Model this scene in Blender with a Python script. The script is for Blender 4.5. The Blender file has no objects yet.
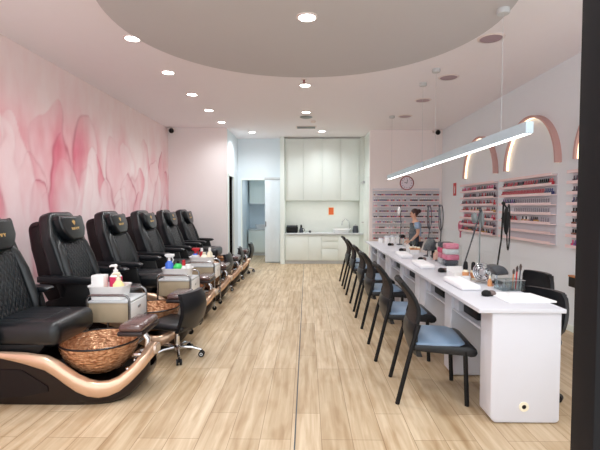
import bpy, bmesh, math, random
import numpy as np
from mathutils import Vector, Matrix
random.seed(7)
S = bpy.context.scene
COL = S.collection
PI = math.pi

# ------------------------------------------------------------------ materials
MATS = {}
def mat(name, col, rough=.5, metal=0., spec=.5, emit=None, es=0., coat=0., bump=0., bscale=60., vary=0., vscale=8., alpha=1., sheen=0.):
    if name in MATS: return MATS[name]
    m = bpy.data.materials.new(name); m.use_nodes = True
    nt = m.node_tree; b = nt.nodes['Principled BSDF']
    c = tuple(col) + (1.,)
    b.inputs['Base Color'].default_value = c
    b.inputs['Roughness'].default_value = rough
    b.inputs['Metallic'].default_value = metal
    b.inputs['Specular IOR Level'].default_value = spec
    b.inputs['Coat Weight'].default_value = coat
    b.inputs['Coat Roughness'].default_value = .15
    b.inputs['Alpha'].default_value = alpha
    if sheen: b.inputs['Sheen Weight'].default_value = sheen
    if emit is not None:
        b.inputs['Emission Color'].default_value = tuple(emit) + (1.,)
        b.inputs['Emission Strength'].default_value = es
    tc = nt.nodes.new('ShaderNodeTexCoord')
    n = nt.nodes.new('ShaderNodeTexNoise'); n.inputs['Scale'].default_value = vscale; n.inputs['Detail'].default_value = 4
    nt.links.new(tc.outputs['Object'], n.inputs['Vector'])
    mx = nt.nodes.new('ShaderNodeMix'); mx.data_type = 'RGBA'
    v = vary if vary else .03
    mx.inputs[6].default_value = tuple(x*(1-v) for x in col) + (1.,)
    mx.inputs[7].default_value = tuple(min(1, x*(1+v)) for x in col) + (1.,)
    nt.links.new(n.outputs['Fac'], mx.inputs[0]); nt.links.new(mx.outputs[2], b.inputs['Base Color'])
    if bump:
        n2 = nt.nodes.new('ShaderNodeTexNoise'); n2.inputs['Scale'].default_value = bscale; n2.inputs['Detail'].default_value = 3
        nt.links.new(tc.outputs['Object'], n2.inputs['Vector'])
        bp = nt.nodes.new('ShaderNodeBump'); bp.inputs['Strength'].default_value = bump; bp.inputs['Distance'].default_value = .01
        nt.links.new(n2.outputs['Fac'], bp.inputs['Height']); nt.links.new(bp.outputs['Normal'], b.inputs['Normal'])
    MATS[name] = m
    return m

def srgb(r, g, b):
    def f(v):
        v /= 255.
        return v/12.92 if v <= .04045 else ((v+.055)/1.055)**2.4
    return (f(r), f(g), f(b))

def clear_mat(name, tint=(1,1,1), gloss=.12, rough=.05):
    m = bpy.data.materials.new(name); m.use_nodes = True; nt = m.node_tree
    for n in list(nt.nodes): nt.nodes.remove(n)
    o = nt.nodes.new('ShaderNodeOutputMaterial'); t = nt.nodes.new('ShaderNodeBsdfTransparent')
    g = nt.nodes.new('ShaderNodeBsdfGlossy'); x = nt.nodes.new('ShaderNodeMixShader')
    t.inputs[0].default_value = tint + (1,); g.inputs['Roughness'].default_value = rough
    fr = nt.nodes.new('ShaderNodeLayerWeight'); fr.inputs[0].default_value = .15
    ml = nt.nodes.new('ShaderNodeMath'); ml.operation = 'MULTIPLY'; ml.inputs[1].default_value = gloss; nt.links.new(fr.outputs['Facing'], ml.inputs[0])
    nt.links.new(ml.outputs[0], x.inputs[0]); nt.links.new(t.outputs[0], x.inputs[1]); nt.links.new(g.outputs[0], x.inputs[2])
    nt.links.new(x.outputs[0], o.inputs[0])
    return m

M = {}
M['wall'] = mat('warm white wall paint', srgb(234,240,245), .75, vary=.01)
M['wallwarm'] = mat('rosy white wall paint', srgb(243,236,235), .75, vary=.01)
M['wallcool'] = mat('cool white wall paint', srgb(226,236,242), .75, vary=.01)
M['ceil'] = mat('ceiling paint', srgb(246,243,247), .85, vary=.01)
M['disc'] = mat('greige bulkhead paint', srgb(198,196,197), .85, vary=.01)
M['white'] = mat('white laminate', srgb(212,213,220), .35, vary=.01)
M['whitesatin'] = mat('white satin lacquer', srgb(230,238,233), .4, vary=.01)
M['whitegloss'] = mat('white plastic', srgb(242,242,242), .25)
M['dark'] = mat('unlit hall paint', srgb(40,31,27), .8)  # darkness of the unlit hall put into its wall colour
M['leather'] = mat('black leather', srgb(14,19,23), .3, bump=.1, bscale=140, coat=.15)
M['leather2'] = mat('black vinyl', srgb(17,20,25), .36, bump=.05, bscale=160)
M['shell'] = mat('dark burgundy plastic', srgb(20,11,13), .45, spec=.3)
M['hull'] = mat('dark brown gelcoat', srgb(27,16,16), .3, spec=.35, coat=.15)
M['blackp'] = mat('black plastic', srgb(11,11,13), .5, spec=.3)
M['gold'] = mat('champagne metallic', srgb(224,190,162), .25, metal=.6)
M['champ'] = mat('champagne silver panel', srgb(205,190,178), .3, metal=.7)
M['emblem'] = mat('gold print', srgb(214,176,110), .4, metal=.3)
M['chrome'] = mat('chrome', srgb(225,225,228), .12, metal=1.)
M['steel'] = mat('brushed steel', srgb(190,190,192), .3, metal=1.)
M['pad'] = mat('brown padded leather', srgb(92,66,62), .2, coat=.6, bump=.6, bscale=22, vary=.2)
M['padside'] = mat('brown pad base', srgb(38,26,26), .4)
M['copper'] = None
M['darksteel'] = mat('tarnished steel tube', srgb(140,138,138), .25, metal=1.)
M['timber'] = mat('pale timber laminate', srgb(178,164,138), .45, vary=.25, vscale=5)
M['greybox'] = mat('grey shelf board', srgb(150,148,146), .5)
M['blueseat'] = mat('blue grey vinyl', srgb(124,148,174), .34, bump=.05, bscale=90)  # bluish ceiling sheen on black vinyl, put into the base colour
M['mesh'] = mat('brown black mesh fabric', srgb(42,34,32), .7, bump=.4, bscale=300)
M['pinkshelf'] = mat('pale pink acrylic', srgb(244,220,220), .35)
M['shelfwhite'] = mat('rosy white acrylic', srgb(240,228,228), .4)
M['archpaint'] = mat('dusty pink paint', srgb(204,164,158), .6)
M['led'] = mat('warm led strip', (1,.8,.5), .5, emit=(1.,.80,.55), es=1.7)
M['lampwhite'] = mat('pale grey aluminium', srgb(192,212,224), .4)
M['tube'] = mat('white diffuser lit', (1,1,1), .5, emit=(1.,.98,.97), es=5.5)
M['dl'] = mat('downlight diffuser lit', (1,1,1), .5, emit=(1.,.96,.93), es=16.)
M['trim'] = mat('white trim ring', srgb(235,225,222), .5)
M['grille'] = mat('mauve grey grille', srgb(178,156,166), .6, bump=.3, bscale=400)
M['post'] = mat('black anodised frame', srgb(20,19,21), .65, spec=.2)
M['grey'] = mat('mid grey plastic', srgb(120,128,130), .4)
M['dgrey'] = mat('dark grey plastic', srgb(62,66,74), .4)
M['lgrey'] = mat('light grey plastic', srgb(200,204,206), .4)
M['red'] = mat('red plastic', srgb(196,40,48), .4)
M['redrim'] = mat('dark pink clock rim', srgb(150,52,66), .4)
M['clockface'] = mat('pale lilac clock face', srgb(238,230,240), .5)
M['orange'] = mat('orange sign ink', srgb(226,104,48), .5)
M['pinkobj'] = mat('pink plastic', srgb(208,116,142), .45)
M['magenta'] = mat('magenta label', srgb(206,38,92), .4)
M['yellow'] = mat('pale yellow liquid plastic', srgb(240,228,168), .3)
M['blue'] = mat('blue liquid plastic', srgb(70,120,226), .25)
M['green'] = mat('green liquid plastic', srgb(60,200,98), .25)
M['cream'] = mat('cream plastic', srgb(238,230,206), .4)
M['paper'] = mat('white towel cotton', srgb(244,244,246), .9, bump=.3, bscale=250)
M['skin'] = mat('skin', srgb(214,164,140), .55)
M['hair'] = mat('auburn hair', srgb(52,22,20), .5, bump=.5, bscale=90)
M['shirt'] = mat('pale blue shirt cotton', srgb(150,176,204), .85)
M['apron'] = mat('dark navy apron cotton', srgb(48,54,70), .85)
M['amber'] = mat('amber product', srgb(214,150,100), .35)
M['clear'] = clear_mat('clear acrylic', (.985,.99,.99), .18)
M['splash'] = mat('pale glass splashback', srgb(226,230,224), .2, coat=.3)
M['doorblue'] = mat('cool white door lacquer', srgb(226,236,242), .45)

def copper():
    m = bpy.data.materials.new('hammered copper glass'); m.use_nodes = True; nt = m.node_tree; b = nt.nodes['Principled BSDF']
    tc = nt.nodes.new('ShaderNodeTexCoord'); v = nt.nodes.new('ShaderNodeTexVoronoi'); v.inputs['Scale'].default_value = 26
    mp = nt.nodes.new('ShaderNodeMapping'); mp.inputs['Scale'].default_value = (1,1,2.2)
    nt.links.new(tc.outputs['Object'], mp.inputs[0]); nt.links.new(mp.outputs[0], v.inputs['Vector'])
    r = nt.nodes.new('ShaderNodeValToRGB'); e = r.color_ramp.elements
    e[0].position = .2; e[0].color = srgb(240,190,146)+(1,); e[1].position = 1.; e[1].color = srgb(150,92,58)+(1,)
    n = nt.nodes.new('ShaderNodeTexNoise'); n.inputs['Scale'].default_value = 16; n.inputs['Detail'].default_value = 3; n.inputs['Distortion'].default_value = 1.5
    nt.links.new(tc.outputs['Object'], n.inputs['Vector'])
    mx = nt.nodes.new('ShaderNodeMath'); mx.operation = 'MULTIPLY_ADD'; mx.inputs[1].default_value = .55
    nt.links.new(v.outputs['Distance'], mx.inputs[0])
    mm = nt.nodes.new('ShaderNodeMath'); mm.operation = 'MULTIPLY'; mm.inputs[1].default_value = .75
    nt.links.new(n.outputs['Fac'], mm.inputs[0]); nt.links.new(mm.outputs[0], mx.inputs[2])
    nt.links.new(mx.outputs[0], r.inputs[0]); nt.links.new(r.outputs[0], b.inputs['Base Color'])
    b.inputs['Metallic'].default_value = .35; b.inputs['Roughness'].default_value = .25
    bp = nt.nodes.new('ShaderNodeBump'); bp.inputs['Strength'].default_value = .9; bp.inputs['Distance'].default_value = .02
    nt.links.new(mx.outputs[0], bp.inputs['Height']); nt.links.new(bp.outputs[0], b.inputs['Normal'])
    return m
M['copper'] = copper()

def quilt():
    m = bpy.data.materials.new('quilted black leather'); m.use_nodes = True; nt = m.node_tree; b = nt.nodes['Principled BSDF']
    b.inputs['Base Color'].default_value = srgb(16,21,26)+(1,); b.inputs['Roughness'].default_value = .32
    tc = nt.nodes.new('ShaderNodeTexCoord'); sp = nt.nodes.new('ShaderNodeSeparateXYZ'); nt.links.new(tc.outputs['Object'], sp.inputs[0])
    def band(sgn):
        a = nt.nodes.new('ShaderNodeMath'); a.operation = 'MULTIPLY_ADD'; a.inputs[1].default_value = sgn*1.5
        nt.links.new(sp.outputs['Y'], a.inputs[0]); nt.links.new(sp.outputs['Z'], a.inputs[2])
        s = nt.nodes.new('ShaderNodeMath'); s.operation = 'MULTIPLY'; s.inputs[1].default_value = 40; nt.links.new(a.outputs[0], s.inputs[0])
        c = nt.nodes.new('ShaderNodeMath'); c.operation = 'SINE'; nt.links.new(s.outputs[0], c.inputs[0])
        d = nt.nodes.new('ShaderNodeMath'); d.operation = 'ABSOLUTE'; nt.links.new(c.outputs[0], d.inputs[0])
        return d
    mn = nt.nodes.new('ShaderNodeMath'); mn.operation = 'MINIMUM'
    nt.links.new(band(1).outputs[0], mn.inputs[0]); nt.links.new(band(-1).outputs[0], mn.inputs[1])
    pw = nt.nodes.new('ShaderNodeMath'); pw.operation = 'POWER'; pw.inputs[1].default_value = .45; nt.links.new(mn.outputs[0], pw.inputs[0])
    bp = nt.nodes.new('ShaderNodeBump'); bp.inputs['Strength'].default_value = .6; bp.inputs['Distance'].default_value = .015
    nt.links.new(pw.outputs[0], bp.inputs['Height']); nt.links.new(bp.outputs[0], b.inputs['Normal'])
    return m
M['quilt'] = quilt()

def floor_mat():
    m = bpy.data.materials.new('oak plank floor'); m.use_nodes = True; nt = m.node_tree; b = nt.nodes['Principled BSDF']
    tc = nt.nodes.new('ShaderNodeTexCoord'); mp = nt.nodes.new('ShaderNodeMapping')
    mp.inputs['Rotation'].default_value = (0,0,PI/2); mp.inputs['Location'].default_value = (.3,.107,0)
    nt.links.new(tc.outputs['Object'], mp.inputs[0])
    br = nt.nodes.new('ShaderNodeTexBrick'); nt.links.new(mp.outputs[0], br.inputs['Vector'])
    br.offset = .29; br.offset_frequency = 3; br.squash = 1
    br.inputs['Scale'].default_value = 1; br.inputs['Brick Width'].default_value = 1.25; br.inputs['Row Height'].default_value = .205
    br.inputs['Mortar Size'].default_value = .0022; br.inputs['Bias'].default_value = 0
    br.inputs['Color1'].default_value = srgb(220,202,173)+(1,); br.inputs['Color2'].default_value = srgb(202,182,151)+(1,)
    br.inputs['Mortar'].default_value = srgb(160,136,106)+(1,)
    # grain: noise stretched along the planks
    m2 = nt.nodes.new('ShaderNodeMapping'); m2.inputs['Scale'].default_value = (13,.9,1); nt.links.new(tc.outputs['Object'], m2.inputs[0])
    n = nt.nodes.new('ShaderNodeTexNoise'); n.inputs['Scale'].default_value = 1.6; n.inputs['Detail'].default_value = 7; n.inputs['Distortion'].default_value = .6
    nt.links.new(m2.outputs[0], n.inputs['Vector'])
    r = nt.nodes.new('ShaderNodeValToRGB'); e = r.color_ramp.elements
    e[0].position = .3; e[0].color = srgb(212,198,182)+(1,); e[1].position = .72; e[1].color = (1,1,1,1)
    nt.links.new(n.outputs['Fac'], r.inputs[0])
    mx = nt.nodes.new('ShaderNodeMix'); mx.data_type = 'RGBA'; mx.blend_type = 'MULTIPLY'; mx.inputs[0].default_value = 1
    nt.links.new(br.outputs['Color'], mx.inputs[6]); nt.links.new(r.outputs[0], mx.inputs[7])
    n3 = nt.nodes.new('ShaderNodeTexNoise'); n3.inputs['Scale'].default_value = 5; n3.inputs['Detail'].default_value = 2
    m3 = nt.nodes.new('ShaderNodeMapping'); m3.inputs['Scale'].default_value = (1.6,.5,1); nt.links.new(tc.outputs['Object'], m3.inputs[0]); nt.links.new(m3.outputs[0], n3.inputs['Vector'])
    r3 = nt.nodes.new('ShaderNodeValToRGB'); e = r3.color_ramp.elements
    e[0].position = .36; e[0].color = srgb(226,212,196)+(1,); e[1].position = .5; e[1].color = (1,1,1,1); nt.links.new(n3.outputs['Fac'], r3.inputs[0])
    mx2 = nt.nodes.new('ShaderNodeMix'); mx2.data_type = 'RGBA'; mx2.blend_type = 'MULTIPLY'; mx2.inputs[0].default_value = .4
    nt.links.new(mx.outputs[2], mx2.inputs[6]); nt.links.new(r3.outputs[0], mx2.inputs[7])
    nt.links.new(mx2.outputs[2], b.inputs['Base Color'])
    b.inputs['Roughness'].default_value = .42; b.inputs['Specular IOR Level'].default_value = .4
    return m
M['floor'] = floor_mat()

# ------------------------------------------------------------------ mesh builder
class MB:
    def __init__(s): s.bm = bmesh.new(); s.mi = 0
    def _tag(s, before):
        s.bm.faces.ensure_lookup_table()
        for f in s.bm.faces[before:]: f.material_index = s.mi
    def box(s, x0,x1,y0,y1,z0,z1, bev=0., seg=2, mtx=None):
        t = bmesh.new()
        bmesh.ops.create_cube(t, size=1)
        for v in t.verts: v.co = Vector((x0+(v.co.x+.5)*(x1-x0), y0+(v.co.y+.5)*(y1-y0), z0+(v.co.z+.5)*(z1-z0)))
        if bev: bmesh.ops.bevel(t, geom=list(t.edges), offset=min(bev, .49*min(abs(x1-x0),abs(y1-y0),abs(z1-z0))), segments=seg, profile=.5, affect='EDGES')
        if mtx is not None: t.transform(mtx)
        s._merge(t); return s
    def _merge(s, t):
        base = len(s.bm.verts); vs = [s.bm.verts.new(v.co) for v in t.verts]
        t.verts.index_update()
        for f in t.faces:
            try:
                g = s.bm.faces.new([vs[v.index] for v in f.verts]); g.material_index = s.mi
            except ValueError: pass
        t.free()
    def loft(s, secs, ring=True, caps=True, close=False):
        rows = [[s.bm.verts.new(Vector(p)) for p in sec] for sec in secs]
        n = len(rows[0]); m = len(rows)
        for i in range(m if close else m-1):
            a, b = rows[i], rows[(i+1) % m]
            for j in range(n if ring else n-1):
                k = (j+1) % n
                try: s.bm.faces.new((a[j], a[k], b[k], b[j])).material_index = s.mi
                except ValueError: pass
        if caps and ring and not close:
            for r_ in (list(reversed(rows[0])), rows[-1]):
                try: s.bm.faces.new(r_).material_index = s.mi
                except ValueError: pass
        return s
    def tube(s, pts, r, n=10, close=False, flat=1.):
        P = [Vector(p) for p in pts]; m = len(P); secs = []
        R = r if isinstance(r, (list, tuple)) else [r]*m
        prev = None
        for i in range(m):
            if close: t = (P[(i+1) % m]-P[i-1]).normalized()
            else: t = (P[min(i+1,m-1)]-P[max(i-1,0)]).normalized()
            if prev is None:
                u = t.cross(Vector((0,0,1)))
                if u.length < 1e-3: u = t.cross(Vector((0,1,0)))
                u.normalize()
            else:
                u = prev - t*prev.dot(t)
                u = u.normalized() if u.length > 1e-5 else t.orthogonal().normalized()
            prev = u; w = t.cross(u)
            secs.append([P[i]+(u*math.cos(a)+w*math.sin(a)*flat)*R[i] for a in [2*PI*k/n for k in range(n)]])
        return s.loft(secs, close=close)
    def cyl(s, p0, p1, r0, r1=None, n=16): return s.tube([p0, p1], [r0, r0 if r1 is None else r1], n)
    def lathe(s, prof, c=(0,0,0), n=24, axis='z'):
        secs = []
        for r, z in prof:
            ring = []
            for k in range(n):
                a = 2*PI*k/n; x, y = r*math.cos(a), r*math.sin(a)
                p = {'z':(x,y,z), 'x':(z,x,y), 'y':(y,z,x)}[axis]
                ring.append((c[0]+p[0], c[1]+p[1], c[2]+p[2]))
            secs.append(ring)
        return s.loft(secs, caps=False)
    def prism(s, out, axis, a0, a1, bev=0., seg=2):
        t = bmesh.new()
        def P(u, v, w): return {'x':(w,u,v), 'y':(u,w,v), 'z':(u,v,w)}[axis]
        A = [t.verts.new(P(u,v,a0)) for u,v in out]; B = [t.verts.new(P(u,v,a1)) for u,v in out]; n = len(out)
        t.faces.new(list(reversed(A))); t.faces.new(B)
        for i in range(n): t.faces.new((A[i], A[(i+1)%n], B[(i+1)%n], B[i]))
        if bev: bmesh.ops.bevel(t, geom=list(t.edges), offset=bev, segments=seg, profile=.5, affect='EDGES')
        s._merge(t); return s
    def ball(s, c, r, sc=(1,1,1), n=16):
        t = bmesh.new(); bmesh.ops.create_uvsphere(t, u_segments=n, v_segments=max(6,n//2), radius=r)
        for v in t.verts: v.co = Vector((c[0]+v.co.x*sc[0], c[1]+v.co.y*sc[1], c[2]+v.co.z*sc[2]))
        s._merge(t); return s
    def xf(s, m): s.bm.transform(m); return s

def obj(name, mb, m, parent=None, loc=None, rz=0., ang=38):
    me = bpy.data.meshes.new(name)
    bm = mb.bm; bmesh.ops.remove_doubles(bm, verts=list(bm.verts), dist=1e-6); bmesh.ops.dissolve_degenerate(bm, edges=list(bm.edges), dist=1e-7); bmesh.ops.recalc_face_normals(bm, faces=list(bm.faces)); bm.to_mesh(me); bm.free()
    for x in (m if isinstance(m, (list, tuple)) else [m]): me.materials.append(x)
    me.polygons.foreach_set('use_smooth', [True]*len(me.polygons)); me.set_sharp_from_angle(angle=math.radians(ang))
    o = bpy.data.objects.new(name, me); COL.objects.link(o)
    if parent: o.parent = parent
    if loc: o.location = loc
    o.rotation_euler = (0,0,rz)
    return o
def tag(o, label, cat, group=None):
    o['label'] = label; o['category'] = cat
    if group: o['group'] = group
    return o
def thing(name, label, cat, loc=(0,0,0), rz=0., group=None):
    o = bpy.data.objects.new(name, None); COL.objects.link(o); o.location = loc; o.rotation_euler = (0,0,rz); o.empty_display_size = .1
    return tag(o, label, cat, group)
def struct(name, mb, m, parent=None):
    o = obj(name, mb, m, parent)
    if not parent: o['kind'] = 'structure'
    return o
def dup(o, loc, rz=None, label=None, group=None, parent=None):
    c = o.copy(); COL.objects.link(c)
    if parent is None:
        c.location = loc
        if rz is not None: c.rotation_euler = (0,0,rz)
        if label: c['label'] = label
        if group: c['group'] = group
    else: c.parent = parent
    for ch in list(o.children): dup(ch, None, parent=c)
    return c

# ------------------------------------------------------------------ room shell
XL, XR, CZ = -3.29, 3.28, 3.40
YB = 10.2        # end wall behind the pedicure row
YR = 10.55       # end wall behind the manicure desk
Y0 = -.6
struct('floor', MB().box(-3.4,3.4,Y0,15,-.1,0), M['floor'])
struct('ceiling', MB().box(-3.4,3.4,Y0,15,CZ,CZ+.1), M['ceil'])
# round dropped bulkhead, coloured darker and greyer than the ceiling
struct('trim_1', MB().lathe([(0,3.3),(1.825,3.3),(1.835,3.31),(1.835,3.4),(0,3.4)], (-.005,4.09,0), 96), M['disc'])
# metal joint strip across the boards
struct('trim_2', MB().prism([(-.083,0.),(-.074,0.),(-.078,11.5),(-.087,11.5)], 'z', -.01, .0025), M['dgrey'])

def mural():
    ny, nz = 460, 190
    Y = np.linspace(Y0, YB, ny); Z = np.linspace(0, CZ, nz)
    yy, zz = np.meshgrid(Y, Z)
    rs = np.random.RandomState(11)
    def vn(fy, fz, seed):
        r_ = np.random.RandomState(seed); gy, gz = int(fy*11.2)+3, int(fz*3.6)+3; g = r_.rand(gz, gy)
        u = (yy-Y0)*fy; v = zz*fz; iu = u.astype(int); iv = v.astype(int); fu = u-iu; fv = v-iv
        fu = fu*fu*(3-2*fu); fv = fv*fv*(3-2*fv)
        return (g[iv,iu]*(1-fu)+g[iv,iu+1]*fu)*(1-fv)+(g[iv+1,iu]*(1-fu)+g[iv+1,iu+1]*fu)*fv
    def fbm(fy, fz, seed): return (vn(fy,fz,seed)+.5*vn(fy*2.1,fz*2.1,seed+1)+.25*vn(fy*4.3,fz*4.3,seed+2))/1.75
    base = np.array(srgb(247,230,230)); pink = np.array(srgb(224,112,134)); deep = np.array(srgb(184,58,86)); pale = np.array(srgb(248,236,236))
    img = np.ones((nz,ny,3))*base
    def over(col, a):
        nonlocal img
        a = np.clip(a,0,1)[...,None]; img = img*(1-a)+col*a
    # watercolour wash with soft vertical runs
    over(pink, np.clip((fbm(1.6,.45,5)-.38)*1.7,0,.65)*np.clip(1.2-.33*zz,.1,1))
    over(pale, np.clip((fbm(2.2,.6,9)-.5)*2.2,0,.6))
    w1 = fbm(1.,1.,21)-.5; w2 = fbm(1.,1.,31)-.5; fine = fbm(3,1.2,41)
    petals = [(5.55,5.75,2.88,.50,.75,1.,1),(5.05,5.15,2.05,.62,.2,.85,-1),(6.45,6.6,2.95,.42,1.0,1.,-1),(6.05,5.95,2.1,.40,.4,.25,1),(7.0,6.8,2.25,.55,.3,.9,1),
              (4.3,4.4,2.6,.6,.6,.6,1),(7.7,7.5,2.65,.5,.7,.45,-1),(8.35,8.3,2.2,.42,.4,.9,1),(9.05,9.15,2.0,.45,.3,.35,-1),(8.9,8.7,2.75,.35,.9,.7,1),(9.6,9.65,2.65,.42,.5,1.,-1),(10.,9.95,2.3,.35,.4,.9,1),
              (6.55,6.5,1.75,.5,.1,.95,-1),(7.5,7.6,1.85,.5,.1,.2,1),(5.6,5.5,1.6,.5,.0,.5,-1),(4.7,4.6,1.6,.5,.0,.2,1)]
    for k in range(9): petals.append((Y0+.3+k*.5, Y0+.3+k*.5+rs.uniform(-.3,.3), rs.uniform(1.8,2.9), rs.uniform(.4,.6), rs.uniform(.1,.7), rs.uniform(.2,1), rs.choice((-1,1))))
    for k in range(30):
        c = Y0+.2+k*.37+rs.uniform(-.2,.2); petals.append((c, c+rs.uniform(-.35,.35), rs.uniform(1.3,2.5), rs.uniform(.26,.5), rs.uniform(-.1,.7), rs.uniform(.0,1), rs.choice((-1,1))))
    for q in range(14):
        c = rs.uniform(4.2,10.2); hgt = rs.uniform(1.9,2.7); over(pink, np.exp(-((yy+w1*.5-c)/rs.uniform(.12,.3))**2)*np.clip(1-np.abs(zz-hgt)/.75,0,1)*rs.uniform(.25,.6))
    for (c, ty, tz, hw, bz, tone, side) in petals:
        Yw = yy+w1*.8+.25*(fine-.5); Zw = zz+w2*.7+.15*(fine-.5)
        v = np.clip((Zw-bz)/(tz-bz),0,1); inv = ((Zw > bz) & (Zw < tz))
        prof = hw*np.power(np.maximum(v,1e-4),.5)*np.power(np.maximum(1-v,1e-4),.6)*2.0
        mid = c+(ty-c)*v**1.5
        d = (Yw-mid)/np.maximum(prof,1e-3)
        dist = (1-np.abs(d))*prof
        ins = np.clip(dist/.04,0,1)*inv*np.clip(v/.25,0,1)
        sh = np.clip((.22+.6*np.clip(.5+.5*d*side,0,1)**1.6+.45*(v-.45)+.7*(fine-.5))*tone*1.15,0,1)
        colr = pale*(1-sh[...,None])+pink*sh[...,None]
        a = (ins*np.clip((.85-.1*(1-tone))*np.clip(1.3-.5*v,0,1),0,1))[...,None]
        img = img*(1-a)+colr*a
        e = np.exp(-((dist-.02)/.026)**2)*inv*np.clip(v/.3,0,1)*np.where(d*side > -.2,1,.35)*np.clip(fbm(1.5,1.5,77)*1.6-.3,0,1)
        over(deep, e*.85*(.5+.5*tone))
    over(base, np.clip((zz-2.35)/.75,0,1)*.6)
    me = bpy.data.meshes.new('wall_left')
    vs = [(XL, float(y), float(z)) for z in Z for y in Y]
    fs = [(r*ny+c, (r+1)*ny+c, (r+1)*ny+c+1, r*ny+c+1) for r in range(nz-1) for c in range(ny-1)]
    k = len(vs)
    vs += [(XL-.1,Y0,0),(XL-.1,YB,0),(XL-.1,YB,CZ),(XL-.1,Y0,CZ)]
    fs.append((k,k+1,k+2,k+3))
    me.from_pydata(vs, [], fs); me.update()
    at = me.color_attributes.new('mural', 'FLOAT_COLOR', 'POINT')
    cc = np.ones((len(vs),4), dtype=np.float32); cc[:ny*nz,:3] = img.reshape(-1,3)
    at.data.foreach_set('color', cc.ravel())
    m = bpy.data.materials.new('printed petal mural'); m.use_nodes = True; nt = m.node_tree; b = nt.nodes['Principled BSDF']
    va = nt.nodes.new('ShaderNodeVertexColor'); va.layer_name = 'mural'
    tc = nt.nodes.new('ShaderNodeTexCoord'); mp = nt.nodes.new('ShaderNodeMapping'); mp.inputs['Scale'].default_value = (1,3,1.4); nt.links.new(tc.outputs['Object'], mp.inputs[0])
    n = nt.nodes.new('ShaderNodeTexNoise'); n.inputs['Scale'].default_value = 2.2; n.inputs['Detail'].default_value = 6; nt.links.new(mp.outputs[0], n.inputs['Vector'])
    mx = nt.nodes.new('ShaderNodeMix'); mx.data_type = 'RGBA'; mx.blend_type = 'SOFT_LIGHT'; mx.inputs[0].default_value = .45
    nt.links.new(va.outputs['Color'], mx.inputs[6]); nt.links.new(n.outputs['Fac'], mx.inputs[7]); nt.links.new(mx.outputs[2], b.inputs['Base Color'])
    b.inputs['Roughness'].default_value = .7
    me.materials.append(m)
    o = bpy.data.objects.new('wall_left', me); COL.objects.link(o); o['kind'] = 'structure'
mural()

struct('wall_right', MB().box(XR,XR+.1,Y0,YR,0,CZ), M['wall'])
struct('wall_back_left', MB().box(XL-.1,-1.9,YB,YB+.1,0,CZ), M['wallwarm'])
struct('wall_back_right', MB().box(1.53,XR+.1,YR,YR+.1,0,CZ), M['wallwarm'])
# side wall of the rear passage, with a doorway into a dark hall
b = MB(); b.box(-1.93,-1.9,YB+.1,10.42,0,CZ); b.box(-1.93,-1.9,11.06,11.8,0,CZ); b.box(-1.93,-1.9,10.42,11.06,2.3,CZ)
struct('wall_passage', b, M['wallcool'])
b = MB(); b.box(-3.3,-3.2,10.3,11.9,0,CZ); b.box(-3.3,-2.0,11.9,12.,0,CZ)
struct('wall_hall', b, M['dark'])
b = MB(); b.box(-1.9,-1.885,10.36,10.42,0,2.36); b.box(-1.9,-1.885,11.06,11.12,0,2.36); b.box(-1.9,-1.885,10.42,11.06,2.30,2.36)
struct('trim_3', b, M['whitesatin'])
# rear wall with the opening to the wash room
b = MB(); b.box(-2.0,-1.78,11.8,11.9,0,CZ); b.box(-1.15,-.72,11.8,11.9,0,CZ); b.box(-1.78,-1.15,11.8,11.9,2.27,CZ)
struct('wall_back_centre', b, M['wallcool'])
b = MB(); b.box(-1.815,-1.78,11.78,11.8,0,2.305); b.box(-1.78,-1.15,11.78,11.8,2.27,2.305)
struct('trim_4', b, M['whitesatin'])
b = MB(); b.box(-2.0,-1.9,11.9,14.2,0,2.6); b.box(-1.0,-.9,11.9,14.2,0,2.6); b.box(-2.,-.9,14.2,14.3,0,2.6); b.box(-2.,-.9,11.9,14.3,2.6,2.7)
struct('wall_washroom', b, M['wallcool'])
# sliding door panel on its top track
d = thing('sliding_door', 'tall white sliding door hanging on a track beside the wash room opening', 'door', (-.945,11.755,0))
obj('door_panel', MB().box(-.205,.205,-.02,.02,.04,2.27,.003), M['doorblue'], d)
b = MB(); b.box(-.215,.215,-.03,.044,2.28,2.34)
obj('track', b, M['lgrey'], d)
obj('handle', MB().box(-.195,-.17,-.03,-.02,1.0,1.14,.003), M['dgrey'], d)
# partition and kitchen niche
struct('wall_partition', MB().box(-.72,-.60,11.5,12.25,0,CZ), M['whitesatin'])
struct('wall_niche', MB().box(-.6,1.63,12.15,12.25,0,CZ), M['splash'])
struct('wall_niche_right', MB().box(1.53,1.63,YR+.1,12.15,0,CZ), M['whitesatin'])
dr = struct('door_1', MB().box(1.512,1.528,10.8,11.62,0,2.28,.003), M['whitesatin'])
obj('door_handle', MB().cyl((1.512,11.5,1.13),(1.45,11.5,1.13),.012).cyl((1.455,11.5,1.13),(1.455,11.36,1.13),.01), M['steel'], dr)
obj('door_closer', MB().box(1.46,1.512,11.3,11.55,2.16,2.22,.006), M['steel'], dr)
b = MB(); b.box(XR-.012,XR,Y0,YR,0,.08); struct('baseboard_right', b, M['whitesatin'])
b = MB(); b.box(XL,XL+.012,Y0,YB,0,.08); struct('baseboard_left', b, M['whitesatin'])
b = MB(); b.box(XL,-1.9,YB-.012,YB,0,.08); struct('baseboard_back_left', b, M['whitesatin'])
b = MB(); b.box(1.53,XR,YR-.012,YR,0,.08); struct('baseboard_back_right', b, M['whitesatin'])
# shopfront frame post by the entrance
struct('trim_5', MB().box(.532,.74,.79,.86,0,CZ,.004), M['post'])

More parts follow.
